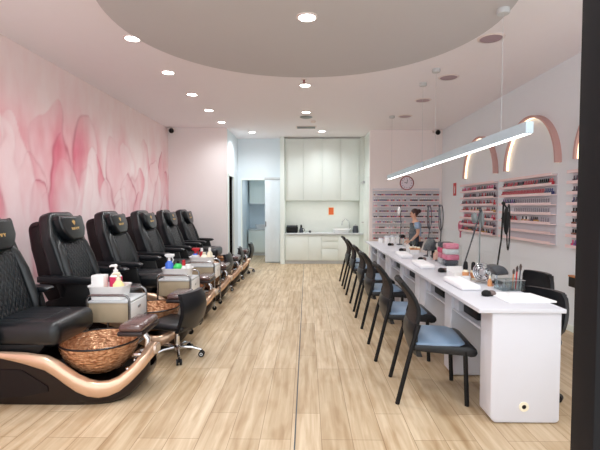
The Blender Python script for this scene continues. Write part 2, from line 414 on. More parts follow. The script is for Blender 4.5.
# ------------------------------------------------------------------ kitchen
xs = [-.595,-.10,.41,.91,1.415]
names = ['leftmost white upper cabinet, above the black appliance box', 'second white upper cabinet from the left, beside the leftmost one', 'third white upper cabinet from the left, above the orange wall notice', 'rightmost white upper cabinet, above the round sink']
for i in range(4):
    t = thing('upper_cabinet', names[i], 'cabinet', ((xs[i]+xs[i+1])/2, 11.85, 1.71), 0, 'white kitchen upper cabinets'); w = (xs[i+1]-xs[i])/2
    obj('body', MB().box(-w,w,-.24,.30,0,1.66), M['whitesatin'], t)
    obj('door', MB().box(-w+.007,w-.007,-.262,-.242,.005,1.655,.002), M['whitesatin'], t)
bx = [-.595,.04,.39,.84,1.415]
bl = ['white base cabinet under the black appliance box', 'narrow white base cabinet left of the drawer stack', 'white three drawer base cabinet in the kitchenette', 'white base cabinet under the sink, behind the chair backs']
for i in range(4):
    t = thing('base_cabinet', bl[i], 'cabinet', ((bx[i]+bx[i+1])/2, 11.85, 0)); w = (bx[i+1]-bx[i])/2
    obj('body', MB().box(-w,w,-.26,.29,.09,.79), M['whitesatin'], t)
    obj('plinth', MB().box(-w,w,-.24,-.22,0,.09), M['lgrey'], t)
    if i == 2:
        for z0, z1 in ((.10,.40),(.41,.60),(.61,.775)):
            obj('drawer', MB().box(-w+.004,w-.004,-.285,-.262,z0,z1,.002), M['whitesatin'], t)
    else: obj('door', MB().box(-w+.004,w-.004,-.285,-.262,.10,.775,.002), M['whitesatin'], t)
tag(obj('worktop', MB().box(-.6,1.53,11.54,12.15,.79,.83,.003), M['lgrey']), 'pale kitchen worktop running under the splashback', 'worktop')
tag(obj('filler_panel', MB().box(1.42,1.53,11.6,11.62,.83,CZ), M['whitesatin']), 'narrow white filler strip right of the kitchen upper cabinets', 'panel')
tag(obj('filler_panel', MB().box(1.42,1.53,11.6,11.62,0,.79), M['whitesatin']), 'narrow white filler strip right of the sink base cabinet', 'panel')
t = thing('sink', 'white round edged counter sink on the kitchen worktop', 'sink', (.95,11.84,.83))
obj('basin', MB().lathe([(0,.012),(.16,.012),(.235,.10),(.25,.105),(.255,.10),(.2,.0),(0,.0)], n=32), M['whitegloss'], t)
t2 = thing('tap', 'chrome gooseneck tap over the kitchen sink', 'tap', (1.17,12.03,.83))
obj('spout', MB().tube([(0,0,0),(0,0,.26)]+[(-.1+.1*math.cos(a),-.02*a,.26+.1*math.sin(a)) for a in [PI*k/8 for k in range(1,9)]]+[(-.2,-.06,.2)], .012), M['chrome'], t2)
obj('lever', MB().cyl((0,0,.06),(.08,-.02,.1),.008), M['chrome'], t2)
t = thing('appliance_box', 'black boxy appliance at the left end of the kitchen worktop', 'appliance', (-.42,11.85,.83))
obj('body', MB().box(-.15,.17,-.14,.14,.01,.17,.03,3), M['blackp'], t)
obj('lid', MB().box(-.14,.16,-.13,.13,.17,.2,.01), M['dgrey'], t)
obj('foot', MB().box(-.13,.15,-.12,.12,0,.012), M['blackp'], t)
t = thing('jug', 'small dark jug with lid beside the black appliance', 'jug', (-.16,11.84,.83))
obj('body', MB().lathe([(0,0),(.05,0),(.055,.06),(.035,.13),(.03,.14),(0,.14)]), M['dgrey'], t)
obj('lid', MB().lathe([(0,.14),(.03,.14),(.025,.19),(.015,.22),(0,.22)]), M['blackp'], t)
obj('handle', MB().tube([(.045,0,.03),(.09,0,.05),(.085,0,.1),(.035,0,.12)], .008), M['blackp'], t)
tag(obj('cup', MB().lathe([(0,0),(.025,0),(.036,.07),(.032,.07),(.022,.008),(0,.008)]), M['clear'], loc=(-.02,11.83,.83)), 'clear cup standing right of the jug', 'cup')
tag(obj('tea_tin', MB().lathe([(0,0),(.035,0),(.035,.05),(.03,.06),(0,.06)]), M['dgrey'], loc=(.08,11.83,.83)), 'small dark tin standing right of the clear cup', 'tin')
t = thing('kettle', 'dark grey kettle at the right end of the worktop', 'kettle', (1.335,11.83,.83))
obj('body', MB().lathe([(0,0),(.08,0),(.085,.05),(.07,.17),(.06,.19),(0,.19)]), M['dgrey'], t)
obj('lid', MB().lathe([(0,.19),(.055,.19),(.05,.205),(.015,.21),(.012,.23),(0,.23)]), M['steel'], t)
obj('handle', MB().tube([(0,.075,.04),(0,.13,.08),(0,.13,.15),(0,.065,.18)], .01), M['blackp'], t)
t = thing('wall_notice', 'orange notice with pale border on the kitchen splashback', 'notice', (.68,12.148,1.42))
obj('board', MB().box(-.09,.09,-.006,0,-.12,.12), M['cream'], t)
obj('print', MB().box(-.07,.07,-.008,-.006,-.1,.1), M['orange'], t)
tag(obj('power_outlet', MB().box(1.515,1.53,11.72,11.84,1.25,1.4,.003), M['whitegloss']), 'white power outlet on the kitchenette side wall', 'outlet')

# wash room
t = thing('vanity', 'white vanity cabinet inside the wash room', 'vanity', (-1.43,13.85,0))
obj('body', MB().box(-.42,.42,-.33,.33,.1,.8), M['whitesatin'], t)
obj('plinth', MB().box(-.42,.42,-.28,.3,0,.1), M['lgrey'], t)
obj('counter', MB().box(-.425,.425,-.35,.34,.8,.84,.003), M['lgrey'], t)
obj('door', MB().box(-.415,.415,-.345,-.33,.12,.78,.002), M['whitesatin'], t)
tag(obj('wash_basin', MB().lathe([(0,.015),(.17,.015),(.22,.13),(.235,.13),(.19,0),(0,0)], n=28), M['whitegloss'], loc=(-1.43,13.78,.84)), 'white round wash basin on the vanity in the wash room', 'basin')
tag(obj('basin_tap', MB().tube([(0,0,0),(0,0,.25),(-.02,-.03,.3),(-.07,-.09,.31),(-.1,-.13,.27)], .012), M['chrome'], loc=(-1.18,13.95,.84)), 'chrome tap beside the wash room basin', 'tap')
t = thing('wall_cabinet', 'white wall cabinet hung above the wash room basin', 'cabinet', (-1.43,14.0,1.65))
obj('body', MB().box(-.42,.42,-.18,.19,0,.92), M['whitesatin'], t)
obj('shelf', MB().box(-.42,.42,-.2,.19,-.03,0), M['lgrey'], t)

# ------------------------------------------------------------------ ceiling fittings
def spot(x, y, z, e, size=2.75, blend=1., col=(.94,.98,1), r=.06):
    l = bpy.data.lights.new('downlight beam', 'SPOT'); l.energy = e; l.spot_size = size; l.spot_blend = blend; l.color = col; l.shadow_soft_size = r
    o = bpy.data.objects.new('downlight_beam', l); o.location = (x,y,z); COL.objects.link(o)
E_DL = 58
def downlight(x, y, z, label, e=E_DL, proto=[]):
    if not proto:
        t = thing('downlight', label, 'light', (x,y,z), 0, 'round ceiling downlights')
        obj('trim_ring', MB().lathe([(.075,-.004),(.08,-.012),(.098,-.006),(.1,0),(.075,0)], n=28), M['trim'], t)
        obj('diffuser', MB().lathe([(0,-.008),(.074,-.008),(.074,-.001),(0,-.001)], n=28), M['dl'], t)
        proto.append(t)
    else: dup(proto[0], (x,y,z), 0, label)
    spot(x, y, z-.03, e)
for x, y, lab in ((-1.92,4.78,'lit downlight touching the edge of the round bulkhead on the pedicure side'),
                  (-1.915,5.98,'lit downlight second in the row above the pedicure chairs'),
                  (-1.895,7.14,'lit downlight third in the row above the pedicure chairs'),
                  (-1.885,8.31,'lit downlight fourth in the row above the pedicure chairs'),
                  (-1.875,9.48,'lit downlight last in the row, nearest the wall with the corner camera'),
                  (-1.37,10.76,'lit downlight above the wash room opening'),
                  (-.03,6.64,'lit downlight just beyond the round bulkhead, over the floor strip'),
                  (-.02,8.51,'lit downlight in front of the ceiling air vent'),
                  (.366,10.64,'lit downlight before the kitchen upper cabinets')):
    downlight(x, y, CZ, lab, E_DL*(1.6 if y > 10.5 else 1))
downlight(0, 4.05, 3.3, 'lit downlight in the centre of the round bulkhead')
# the row goes on above the entrance, out of the picture
for x, y in ((-1.93,3.58),(-1.93,2.38),(-1.93,1.2),(0,1.2),(1.9,1.2),(2.0,2.6)): downlight(x, y, CZ, 'lit downlight in the ceiling near the entrance')
spk = None
for x, y, lab in ((2.02,4.84,'round mauve ceiling speaker nearest the entrance, by the bulkhead edge'),(2.025,6.27,'round mauve ceiling speaker second from the entrance'),(2.015,7.6,'round mauve ceiling speaker third from the entrance'),(2.005,8.92,'round mauve ceiling speaker nearest the clock wall')):
    if spk is None:
        spk = thing('ceiling_speaker', lab, 'speaker', (x,y,CZ), 0, 'round ceiling speakers')
        obj('grille', MB().lathe([(0,-.01),(.115,-.01),(.12,-.004),(.12,0),(0,0)], n=28), M['grille'], spk)
        obj('rim', MB().lathe([(.12,-.012),(.14,-.006),(.145,0),(.12,0)], n=28), M['trim'], spk)
    else: dup(spk, (x,y,CZ), 0, lab)
t = thing('air_vent', 'rectangular ceiling air vent before the kitchen', 'vent', (-.02,10.1,CZ))
obj('frame', MB().box(-.24,.24,-.15,.15,-.012,0,.004), M['trim'], t)
for k in range(4): obj('slat', MB().box(-.21,.21,-.12+k*.065,-.08+k*.065,-.02,-.013), M['grey'], t)
tag(obj('smoke_detector', MB().lathe([(0,-.04),(.04,-.04),(.055,-.02),(.06,0),(0,0)]), M['trim'], loc=(.13,9.4,CZ)), 'small white smoke detector on the ceiling right of the vent', 'detector')
tag(obj('ceiling_disc', MB().lathe([(0,-.02),(.1,-.02),(.13,-.008),(.13,0),(0,0)], n=24), M['grey'], loc=(-.02,8.98,CZ)), 'flat grey round ceiling outlet in front of the vent', 'vent')
t = thing('sprinkler', 'small red sprinkler head at the far rim of the bulkhead', 'sprinkler', (-.045,6.33,CZ))
obj('rose', MB().lathe([(0,-.012),(.035,-.012),(.04,0),(0,0)]), M['trim'], t)
obj('nozzle', MB().lathe([(0,-.05),(.025,-.05),(.012,-.04),(.012,-.012),(0,-.012)]), M['redrim'], t)
t0 = thing('security_camera', 'black domed security camera in the corner above the mural end', 'camera', (-3.17,10.08,3.33))
obj('bracket', MB().box(-.1,.05,-.01,.11,.0,.06,.01), M['trim'], t0)
obj('dome', MB().ball((0,0,-.01),.06), M['blackp'], t0)
dup(t0, (3.13,10.42,3.33), 0, 'black domed security camera in the corner above the clock wall')

# pendant linear lights
def pendant(y0, y1, c0, c1, label, zs=(3.4,3.4)):
    x = 1.74; L = (y1-y0)/2; yc = (y0+y1)/2
    t = thing('pendant_light', label, 'light', (x,yc,2.125), 0, 'linear pendant lights over the manicure desk')
    b = MB(); b.box(-.03,.03,-L,L,.0,.09,.002)
    obj('housing', b, M['lampwhite'], t)
    obj('diffuser', MB().box(-.027,.027,-L+.03,L-.03,-.0015,.004), M['tube'], t)
    for c, zc in ((c0,zs[0]), (c1,zs[1])):
        h = zc-2.125
        obj('cable', MB().cyl((0,c-yc,.09),(0,c-yc,h-.03),.0022,n=6), M['lgrey'], t)
        obj('canopy', MB().lathe([(0,h-.045),(.05,h-.045),(.055,h-.035),(.055,h),(0,h)], (0,c-yc,0), 20), M['lgrey'], t)
pendant(3.42,6.38,3.92,5.91,'nearer white linear pendant light over the manicure desk',(3.3,3.4))
pendant(6.43,9.24,6.57,8.92,'farther white linear pendant light, ending above the wall clock')

# ------------------------------------------------------------------ pedicure chairs
RX = -2.2
def ppx(x): return x-RX
def make_pedi(label):
    t = thing('pedicure_chair', label, 'chair', (RX,0,0), 0, 'pedicure chairs along the mural wall')
    # rim height / half width along the hull
    X = [-3.05,-2.9,-2.6,-2.35,-2.18,-2.02,-1.94,-1.87,-1.78,-1.70,-1.62,-1.55,-1.48,-1.42,-1.37,-1.33,-1.305]
    RZ = [.42,.42,.425,.42,.41,.385,.345,.295,.235,.195,.175,.175,.195,.235,.285,.335,.375]
    HW = [.25,.32,.34,.345,.345,.345,.345,.345,.342,.335,.325,.305,.275,.235,.185,.13,.085]
    BZ = [0,0,0,0,0,0,0,0,0,0,0,.003,.015,.04,.085,.145,.2]
    BND = [.006,.006,.02,.045,.075,.10,.11,.115,.118,.115,.11,.105,.1,.095,.095,.1,.1]
    secs = []
    for x, rz, hw, bz in zip(X, RZ, HW, BZ):
        d = max(min(rz-.05, .145 if x > -2.15 else 1), bz+.02); h2 = hw*.86
        s = [(hw*.90,bz),(hw*.99,bz+(rz-bz)*.25),(hw*1.0,bz+(rz-bz)*.6),(hw,rz-.006),(h2,rz-.012),(h2*.9,d),(0,d-.01)]
        ring = [(ppx(x), y, z) for y, z in s]+[(ppx(x), -y, z) for y, z in reversed(s[:-1])]
        secs.append(ring)
    obj('base', MB().loft(secs), M['hull'], t, ang=60)
    # champagne swoosh round the rim
    pts = [(x,-hw,rz,bn) for x,hw,rz,bn in zip(X,HW,RZ,BND)][2:]
    pts += [(-1.285,0,.40,.095)] + [(x,-y,z,bn) for x,y,z,bn in reversed(pts)]
    secs = []
    for i,(x,y,z,bn) in enumerate(pts):
        a = pts[max(i-1,0)]; c = pts[min(i+1,len(pts)-1)]
        tx, ty = c[0]-a[0], c[1]-a[1]; l = math.hypot(tx,ty) or 1; nx, ny = ty/l, -tx/l
        def q(off, dz): return (ppx(x)+nx*off, y+ny*off, z+dz)
        wi = .012+bn*.32
        secs.append([q(.004,-bn),q(.017,-bn*.85),q(.02,-bn*.45),q(.014,-.004),q(.004,.006),q(-wi,.004),q(-wi,-.02),q(0,-.03)])
    obj('swoosh_rim', MB().loft(secs), M['gold'], t, ang=60)
    # side recess panel of the hull
    b = MB(); b.loft([[(ppx(-2.75),-.353,.05),(ppx(-2.75),-.353,.3),(ppx(-2.75),-.33,.3),(ppx(-2.75),-.33,.05)],[(ppx(-2.2),-.353,.08),(ppx(-2.2),-.353,.29),(ppx(-2.2),-.33,.29),(ppx(-2.2),-.33,.08)],[(ppx(-2.0),-.351,.12),(ppx(-2.0),-.351,.16),(ppx(-2.0),-.33,.16),(ppx(-2.0),-.33,.12)]])
    obj('side_panel', b, M['shell'], t)
    # bowl
    bc = (ppx(-1.755),0,0)
    obj('foot_bowl', MB().lathe([(0,.165),(.12,.168),(.19,.2),(.25,.26),(.295,.34),(.318,.425),(.306,.427),(.28,.345),(.235,.27),(.175,.212),(.1,.185),(0,.182)], bc, 48), M['copper'], t, ang=60)
    obj('bowl_rim', MB().tube([(bc[0]+.313*math.cos(2*PI*k/48),.313*math.sin(2*PI*k/48),.428) for k in range(48)], .0085, 8, close=True), M['hull'], t)
    # nose: chrome tap plate, jets and end panel
    obj('tap_plate', MB().box(ppx(-1.44),ppx(-1.35),-.09,.09,.30,.335,.008), M['chrome'], t)
    b = MB(); b.ball((ppx(-1.475),-.11,.215),.026,(1,1,.7)); b.ball((ppx(-1.44),-.05,.265),.02)
    obj('jet', b, M['chrome'], t)
    b = MB(); b.loft([[(ppx(-1.262)+dx,yy*w,z) for dx in (-.02,0) for yy in ((-1,1) if dx < -.01 else (1,-1))] for z,dx0,w in ((.315,0,.05),(.33,0,.06),(.36,0,.06),(.385,0,.05))])
    obj('end_panel', b, M['champ'], t)
    # foot rest on its chrome bracket
    b = MB(); b.tube([(ppx(-1.36),0,.33),(ppx(-1.35),0,.43),(ppx(-1.40),0,.50)], .025, 12); b.box(ppx(-1.47),ppx(-1.36),-.06,.06,.485,.505,.004)
    obj('foot_rest_bracket', b, M['chrome'], t)
    fr = obj('foot_rest', MB().box(ppx(-1.52),ppx(-1.32),-.20,.20,.535,.60,.05,4), M['pad'], t)
    obj('pad_base', MB().box(ppx(-1.525),ppx(-1.315),-.205,.205,.505,.545,.015,2), M['padside'], fr)
    # seat
    obj('seat_plinth', MB().prism([(ppx(-2.85),.38),(ppx(-2.12),.38),(ppx(-2.06),.45),(ppx(-2.06),.47),(ppx(-2.85),.47)],'y',-.29,.29,.01), M['blackp'], t)
    sc = MB().box(ppx(-2.68),ppx(-1.94),-.305,.305,.44,.645,.07,5)
    st = obj('seat', sc, M['leather'], t, ang=60)
    obj('seat_panel', MB().box(ppx(-2.50),ppx(-2.10),-.19,.19,.63,.652,.01,2), M['quilt'], st)
    # backrest, leaning towards the wall
    R = Matrix.Translation((ppx(-2.46),0,.60)) @ Matrix.Rotation(-math.radians(17.5),4,'Y')
    def prof(hw, ztop, shoulder, z0): return [(-hw*.9,z0),(hw*.9,z0),(hw,z0+.3),(hw*.98,ztop-.28),(hw*shoulder,ztop-.06),(hw*shoulder*.8,ztop),(-hw*shoulder*.8,ztop),(-hw*shoulder,ztop-.06),(-hw*.98,ztop-.28),(-hw,z0+.3)]
    obj('back_shell', MB().prism(prof(.325,.89,.8,-.1),'x',-.30,-.11,.07,4).xf(R), M['shell'], t, ang=60)
    bk = obj('backrest', MB().prism(prof(.335,.945,.74,-.02),'x',-.16,-.005,.045,4).xf(R), M['leather'], t, ang=60)
    for sgn in (-1,1):
        b = MB(); secs = []
        for z, yc, w, dpt in ((.0,.27,.03,.05),(.15,.275,.05,.085),(.4,.27,.052,.08),(.56,.25,.05,.06),(.66,.22,.03,.03)):
            secs.append([(-.03+dpt*math.cos(a), sgn*(yc+w*math.sin(a)), z) for a in [2*PI*k/12 for k in range(12)]])
        obj('side_bolster', b.loft(secs).xf(R), M['leather'], bk, ang=70)
    obj('quilted_panel', MB().box(-.03,.022,-.2,.2,.02,.58,.02,3).xf(R), M['quilt'], bk)
    hp = obj('head_pillow', MB().prism([(-.11,.585),(.11,.585),(.17,.63),(.225,.71),(.235,.845),(.225,.865),(-.225,.865),(-.235,.845),(-.225,.71),(-.17,.63)],'x',-.02,.085,.03,4).xf(R), M['leather'], t, ang=60)
    b = MB()   # flower bud over a short word
    for a, l in ((0,.055),(.55,.045),(-.55,.045)):
        c = Vector((.088, .012*math.sin(a)*2.2, .775+.008*math.cos(a)))
        out = [(c.y+l*.5*math.sin(a)*math.cos(f)*.0 + l*.42*math.cos(f)*math.cos(a)*.5 + l*.6*math.sin(f)*math.sin(a), c.z+l*.55*math.sin(f)*math.cos(a)-l*.2*math.cos(f)*math.sin(a)) for f in [2*PI*k/14 for k in range(14)]]
        b.prism(out,'x',.084,.0872)
    def stroke(y0,z0,y1,z1,w=.0045):
        dy, dz = y1-y0, z1-z0; l = math.hypot(dy,dz); n = (-dz/l*w, dy/l*w)
        b.prism([(y0+n[0],z0+n[1]),(y1+n[0],z1+n[1]),(y1-n[0],z1-n[1]),(y0-n[0],z0-n[1])],'x',.084,.0872)
    for y, kind in ((-.06,'N'),(-.02,'A'),(.02,'V'),(.06,'Y')):
        h, w = .028, .013; z = .70
        L = {'N':((-w,0,-w,h),(-w,h,w,0),(w,0,w,h)),'A':((-w,0,0,h),(0,h,w,0)),'V':((-w,h,0,0),(0,0,w,h)),'Y':((-w,h,0,h*.5),(w,h,0,h*.5),(0,h*.5,0,0))}[kind]
        for a in L: stroke(y+a[0], z+a[1], y+a[2], z+a[3])
    obj('emblem', b.xf(R), M['emblem'], hp)
    # arms
    for sgn in (-1,1):
        y0, y1 = sorted((sgn*.315, sgn*.43))
        b = MB().prism([(ppx(-2.78),.765),(ppx(-2.29),.745),(ppx(-2.18),.765),(ppx(-2.165),.79),(ppx(-2.21),.812),(ppx(-2.78),.83)],'y',y0,y1,.012,2)
        a = obj('armrest', b, M['leather2'], t)
        y0, y1 = sorted((sgn*.325, sgn*.385))
        obj('arm_panel', MB().prism([(ppx(-2.74),.38),(ppx(-2.24),.38),(ppx(-2.19),.50),(ppx(-2.26),.76),(ppx(-2.48),.76),(ppx(-2.52),.6),(ppx(-2.72),.56)],'y',y0,y1,.01), M['blackp'], a)
    return t
PY = [3.58+1.195*i for i in range(6)]
pl = ['black pedicure chair nearest the entrance, cut off by the photo edge, copper bowl in front',
      'second pedicure chair from the entrance, behind the trolley with the magenta bottle',
      'third pedicure chair from the entrance, behind the trolley with the green bottle',
      'fourth pedicure chair from the entrance, behind the trolley with the short blue spray bottle',
      'fifth pedicure chair from the entrance, last but one before the white end wall',
      'last pedicure chair, farthest from the entrance, against the white end wall']
pc = make_pedi(pl[0]); pc.location.y = PY[0]
for i in range(1,6): dup(pc, (RX,PY[i],0), 0, pl[i])
for a in pc.children:      # the arms of the nearest chair are pushed back
    if a.name.startswith('armrest'): a.location.x = -.22

# ------------------------------------------------------------------ trolleys
def make_trolley(label):
    t = thing('trolley', label, 'trolley', (0,0,0), 0, 'pedicure trolleys between the chairs')
    hx, hy = .20, .21
    b = MB(); b.box(-hx+.01,hx-.01,-hy+.012,hy-.012,.46,.645,.004)
    bd = obj('cabinet', b, [M['timber']], t)
    obj('drawer_front', MB().box(hx-.01,hx+.008,-hy+.012,hy-.012,.465,.64,.004), M['whitegloss'], t)
    dr = t.children[-1]
    obj('drawer_pull', MB().box(hx+.008,hx+.016,-.03,.03,.565,.59,.003), M['steel'], dr)
    obj('tray_top', MB().box(-hx,hx,-hy,hy,.645,.66,.003), M['lgrey'], t)
    obj('bottom_shelf', MB().box(-hx,hx,-hy,hy,.2,.215,.003), M['greybox'], t)
    b = MB()
    for sy in (-1,1):
        y = sy*hy; r = .05
        arc1 = [(-hx+r-r*math.cos(a), y, .72-r+r*math.sin(a)) for a in [PI/2*k/5 for k in range(6)]]
        arc2 = [(hx-r+r*math.sin(a), y, .72-r+r*math.cos(a)) for a in [PI/2*k/5 for k in range(6)]]
        b.tube([(-hx,y,.1)]+arc1+arc2+[(hx,y,.1)], .012, 8)
    b.tube([(-hx,-hy,.235),(-hx,hy,.235)],.008,8); b.tube([(hx,-hy,.235),(hx,hy,.235)],.008,8)
    obj('frame', b, M['darksteel'], t)
    for sx in (-1,1):
        for sy in (-1,1):
            c = obj('caster', MB().cyl((sx*hx,sy*hy-.012,.032),(sx*hx,sy*hy+.012,.032),.032,n=14), M['blackp'], t)
            obj('fork', MB().box(sx*hx-.008,sx*hx+.008,sy*hy-.016,sy*hy+.016,.04,.105,.003), M['steel'], c)
    return t
TR = [(-1.86,4.165),(-1.61,5.355),(-1.58,6.555),(-1.99,7.763),(-1.99,8.958)]
tl = ['steel framed trolley holding the magenta pump bottle, nearest the entrance', 'steel framed trolley holding the green bottle, second from the entrance', 'steel framed trolley holding the cream bottles, third from the entrance', 'steel framed trolley between the fourth and fifth pedicure chairs', 'steel framed trolley between the fifth and last pedicure chairs']
tr = make_trolley(tl[0]); tr.location = (TR[0][0],TR[0][1],0)
for i in range(1,3): dup(tr, (TR[i][0],TR[i][1],0), 0, tl[i])

def basket(loc, label, l=.30, w=.2, h=.10):
    b = MB(); n = 24
    def rr(sx, sy, z):
        o = []
        for k in range(n):
            a = 2*PI*k/n; c, s = math.cos(a), math.sin(a)
            f = (abs(c)**5+abs(s)**5)**(-1/5); o.append((c*f*sx, s*f*sy, z))
        return o
    b.loft([rr(l*.42,w*.42,0),rr(l*.47,w*.47,h*.9),rr(l*.5,w*.5,h),rr(l*.5,w*.5,h+.006),rr(l*.45,w*.45,h+.004),rr(l*.41,w*.41,.006)])
    return tag(obj('basket', b, M['whitegloss'], loc=loc), label, 'basket', 'white baskets on the trolleys')
def bottle(name, loc, label, prof, bm_, capf=None, capm=None, band=None, rz=0):
    t = thing(name, label, 'bottle', loc, rz)
    obj('body', MB().lathe(prof, n=20), bm_, t)
    if band:
        r, z0, z1, m_ = band; obj('product_band', MB().lathe([(r*.98,z0),(r,z0),(r,z1),(r*.98,z1)], n=20), m_, t)
    if capf: obj(capf[0], capf[1], capm, t)
    return t
def trigger(z):
    b = MB(); b.cyl((0,0,z),(0,0,z+.03),.014,n=12)
    b.prism([(-.02,z+.03),(.035,z+.03),(.05,z+.045),(.05,z+.065),(-.035,z+.065),(-.045,z+.05)],'y',-.012,.012,.004)
    b.tube([(.025,0,z+.035),(.04,0,z+.01),(.03,0,z-.015)],.006,8)
    return ('spray_trigger', b)
def pump(z):
    b = MB(); b.lathe([(0,z),(.018,z),(.018,z+.02),(.008,z+.022),(.008,z+.045),(0,z+.045)],n=14); b.tube([(0,0,z+.05),(.03,0,z+.05),(.045,0,z+.043)],[.011,.009,.006],10); b.ball((0,0,z+.05),.014)
    return ('pump', b)
def cyl_prof(r, h, neck): return [(0,0),(r*.95,0),(r,.006),(r,h-.03),(r*.6,h-.008),(neck,h),(0,h)]
zt = .66
SC = 1.3
def big(names0):
    for o in list(COL.objects):
        if o.parent is None and o.name not in names0 and 'category' in o.keys(): o.scale = (SC,)*3 if o['category'] == 'bottle' else ((1.1,1.1,1.3) if o['category'] in ('basket','box') else (1,1,1))
NAMES0 = set(o.name for o in COL.objects)
x, y = TR[0]
basket((x-.06,y-.03,zt), 'white basket on the trolley nearest the entrance', .34, .24, .095)
tag(obj('tissue_box', MB().box(-.055,.055,-.05,.05,0,.17,.006), M['whitegloss'], loc=(x-.15,y-.05,zt+.008)), 'white upright box in the basket beside the magenta pump bottle', 'box')
bottle('pump_bottle', (x-.025,y+.02,zt+.008), 'white pump bottle with a magenta band, in the basket of the nearest trolley', cyl_prof(.044,.18,.02), M['whitegloss'], pump(.18), M['whitegloss'], (.0455,.075,.15,M['magenta']), PI)
bottle('pump_bottle', (x+.042,y-.072,zt+.008), 'pale yellow pump bottle in the basket of the nearest trolley', cyl_prof(.04,.13,.02), M['yellow'], pump(.13), M['cream'], None, PI)
bottle('dark_bottle', (x-.1,y+.15,zt), 'black spray bottle behind the white box on the nearest trolley', cyl_prof(.036,.16,.018), M['blackp'], trigger(.16), M['blackp'], None, 0)
x, y = TR[1]
basket((x-.0,y-.05,zt), 'white basket on the trolley with the green bottle', .34, .22, .095)
bottle('spray_bottle', (x-.105,y-.05,zt+.008), 'blue spray bottle with white trigger beside the green bottle', cyl_prof(.038,.16,.018), M['blue'], trigger(.16), M['whitegloss'], None, 0)
bottle('green_bottle', (x+.005,y-.05,zt+.008), 'bright green bottle with black cap in the basket of the second trolley', cyl_prof(.046,.135,.02), M['green'], ('cap', MB().lathe([(0,.135),(.016,.135),(.014,.16),(0,.16)],n=14)), M['blackp'])
bottle('lotion_bottle', (x+.09,y-.1,zt+.008), 'white bottle with a red cap, right of the green bottle', cyl_prof(.026,.12,.012), M['whitegloss'], ('cap', MB().lathe([(0,.12),(.016,.12),(.016,.17),(0,.17)],n=14)), M['red'])
tag(obj('tissue_box', MB().box(-.03,.03,-.05,.05,0,.12,.004), M['whitegloss'], loc=(x+.115,y,zt+.008)), 'white box at the aisle end of the basket with the green bottle', 'box')
x, y = TR[2]
basket((x-.02,y-.05,zt), 'white basket on the trolley with the cream bottles', .34, .22, .095)
bottle('spray_bottle', (x-.118,y-.06,zt+.008), 'short blue spray bottle with red and white trigger on the third trolley', cyl_prof(.04,.13,.018), M['blue'], trigger(.13), M['red'], (.041,.075,.115,M['whitegloss']), 0)
bottle('red_bottle', (x-.035,y,zt+.008), 'slim red bottle between the blue spray and the cream bottle', cyl_prof(.026,.15,.014), M['red'], ('cap', MB().lathe([(0,.15),(.017,.15),(.015,.19),(0,.19)],n=14)), M['whitegloss'])
bottle('cream_bottle', (x+.02,y-.08,zt+.008), 'wide cream bottle on the third trolley', cyl_prof(.046,.12,.02), M['cream'], ('cap', MB().lathe([(0,.12),(.02,.12),(.018,.145),(0,.145)],n=14)), M['cream'])
bottle('cream_bottle', (x+.088,y,zt+.008), 'tall cream bottle at the aisle end of the third trolley basket', cyl_prof(.032,.155,.014), M['cream'], ('cap', MB().lathe([(0,.155),(.017,.155),(.015,.195),(0,.195)],n=14)), M['whitegloss'])
big(NAMES0)

# ------------------------------------------------------------------ pedicurist stools
def make_stool(label):
    t = thing('rolling_stool', label, 'stool', (0,0,0), 0, 'low rolling stools in the aisle')
    obj('seat', MB().box(-.22,.2,-.21,.21,.32,.39,.035,4), M['leather2'], t, ang=60)
    b = MB(); secs = []
    for k in range(13):
        v = k/12; z = .31+.385*v; hw = .21+.01*math.sin(PI*v)-.015*v; bow = .05*(1-math.cos(PI*v*1.0))*.5
        ring = []
        for j in range(9):
            u = -1+2*j/8; ring.append((.19+bow*.6-.035*u*u+.055*math.sin(PI*v), u*hw, z))
        back = [(p[0]-.045, p[1]*.97, p[2]) for p in reversed(ring)]
        secs.append(ring+back)
    obj('backrest', b.loft(secs), M['leather2'], t, ang=50)
    obj('gas_lift', MB().cyl((0,0,.09),(0,0,.22),.026,n=16).cyl((0,0,.2),(0,0,.325),.014,n=12), M['chrome'], t)
    obj('hub', MB().lathe([(0,.075),(.045,.08),(.045,.115),(.03,.125),(0,.125)],n=18), M['chrome'], t)
    for k in range(5):
        a = 2*PI*k/5+.35; c, s = math.cos(a), math.sin(a)
        l = obj('star_leg', MB().tube([(.03*c,.03*s,.105),(.15*c,.15*s,.1),(.25*c,.25*s,.072)], [.02,.017,.014], 8), M['chrome'], t)
        w = Vector((-s,c,0)); p = Vector((.25*c,.25*s,.03)); b = MB()
        b.cyl(p-w*.026,p-w*.008,.03,n=16); b.cyl(p+w*.008,p+w*.026,.03,n=16); b.cyl(p-w*.028,p+w*.028,.008,n=8); b.cyl(p,p+Vector((0,0,.045)),.009,n=8)
        cs = obj('caster', b, M['blackp'], l)
        for q in (-1,1): obj('hub_cap', MB().cyl(p+w*.026*q,p+w*.0278*q,.017,n=14), M['lgrey'], l)
    return t
ST = [(-1.34,4.36,-.3),(-1.62,7.77,-.1),(-1.59,8.96,.1),(-1.50,10.03,0)]
sl = ['black rolling stool with chrome star base nearest the entrance, before the second pedicure chair', 'black rolling stool second from the entrance, between fourth and fifth pedicure chairs', 'black rolling stool third from the entrance, between fifth and last pedicure chairs', 'black rolling stool farthest from the entrance, near the dark doorway']
st = make_stool(sl[0]); st.location = (ST[0][0],ST[0][1],0); st.rotation_euler = (0,0,ST[0][2])
for i in range(1,4): dup(st, (ST[i][0],ST[i][1],0), ST[i][2], sl[i])

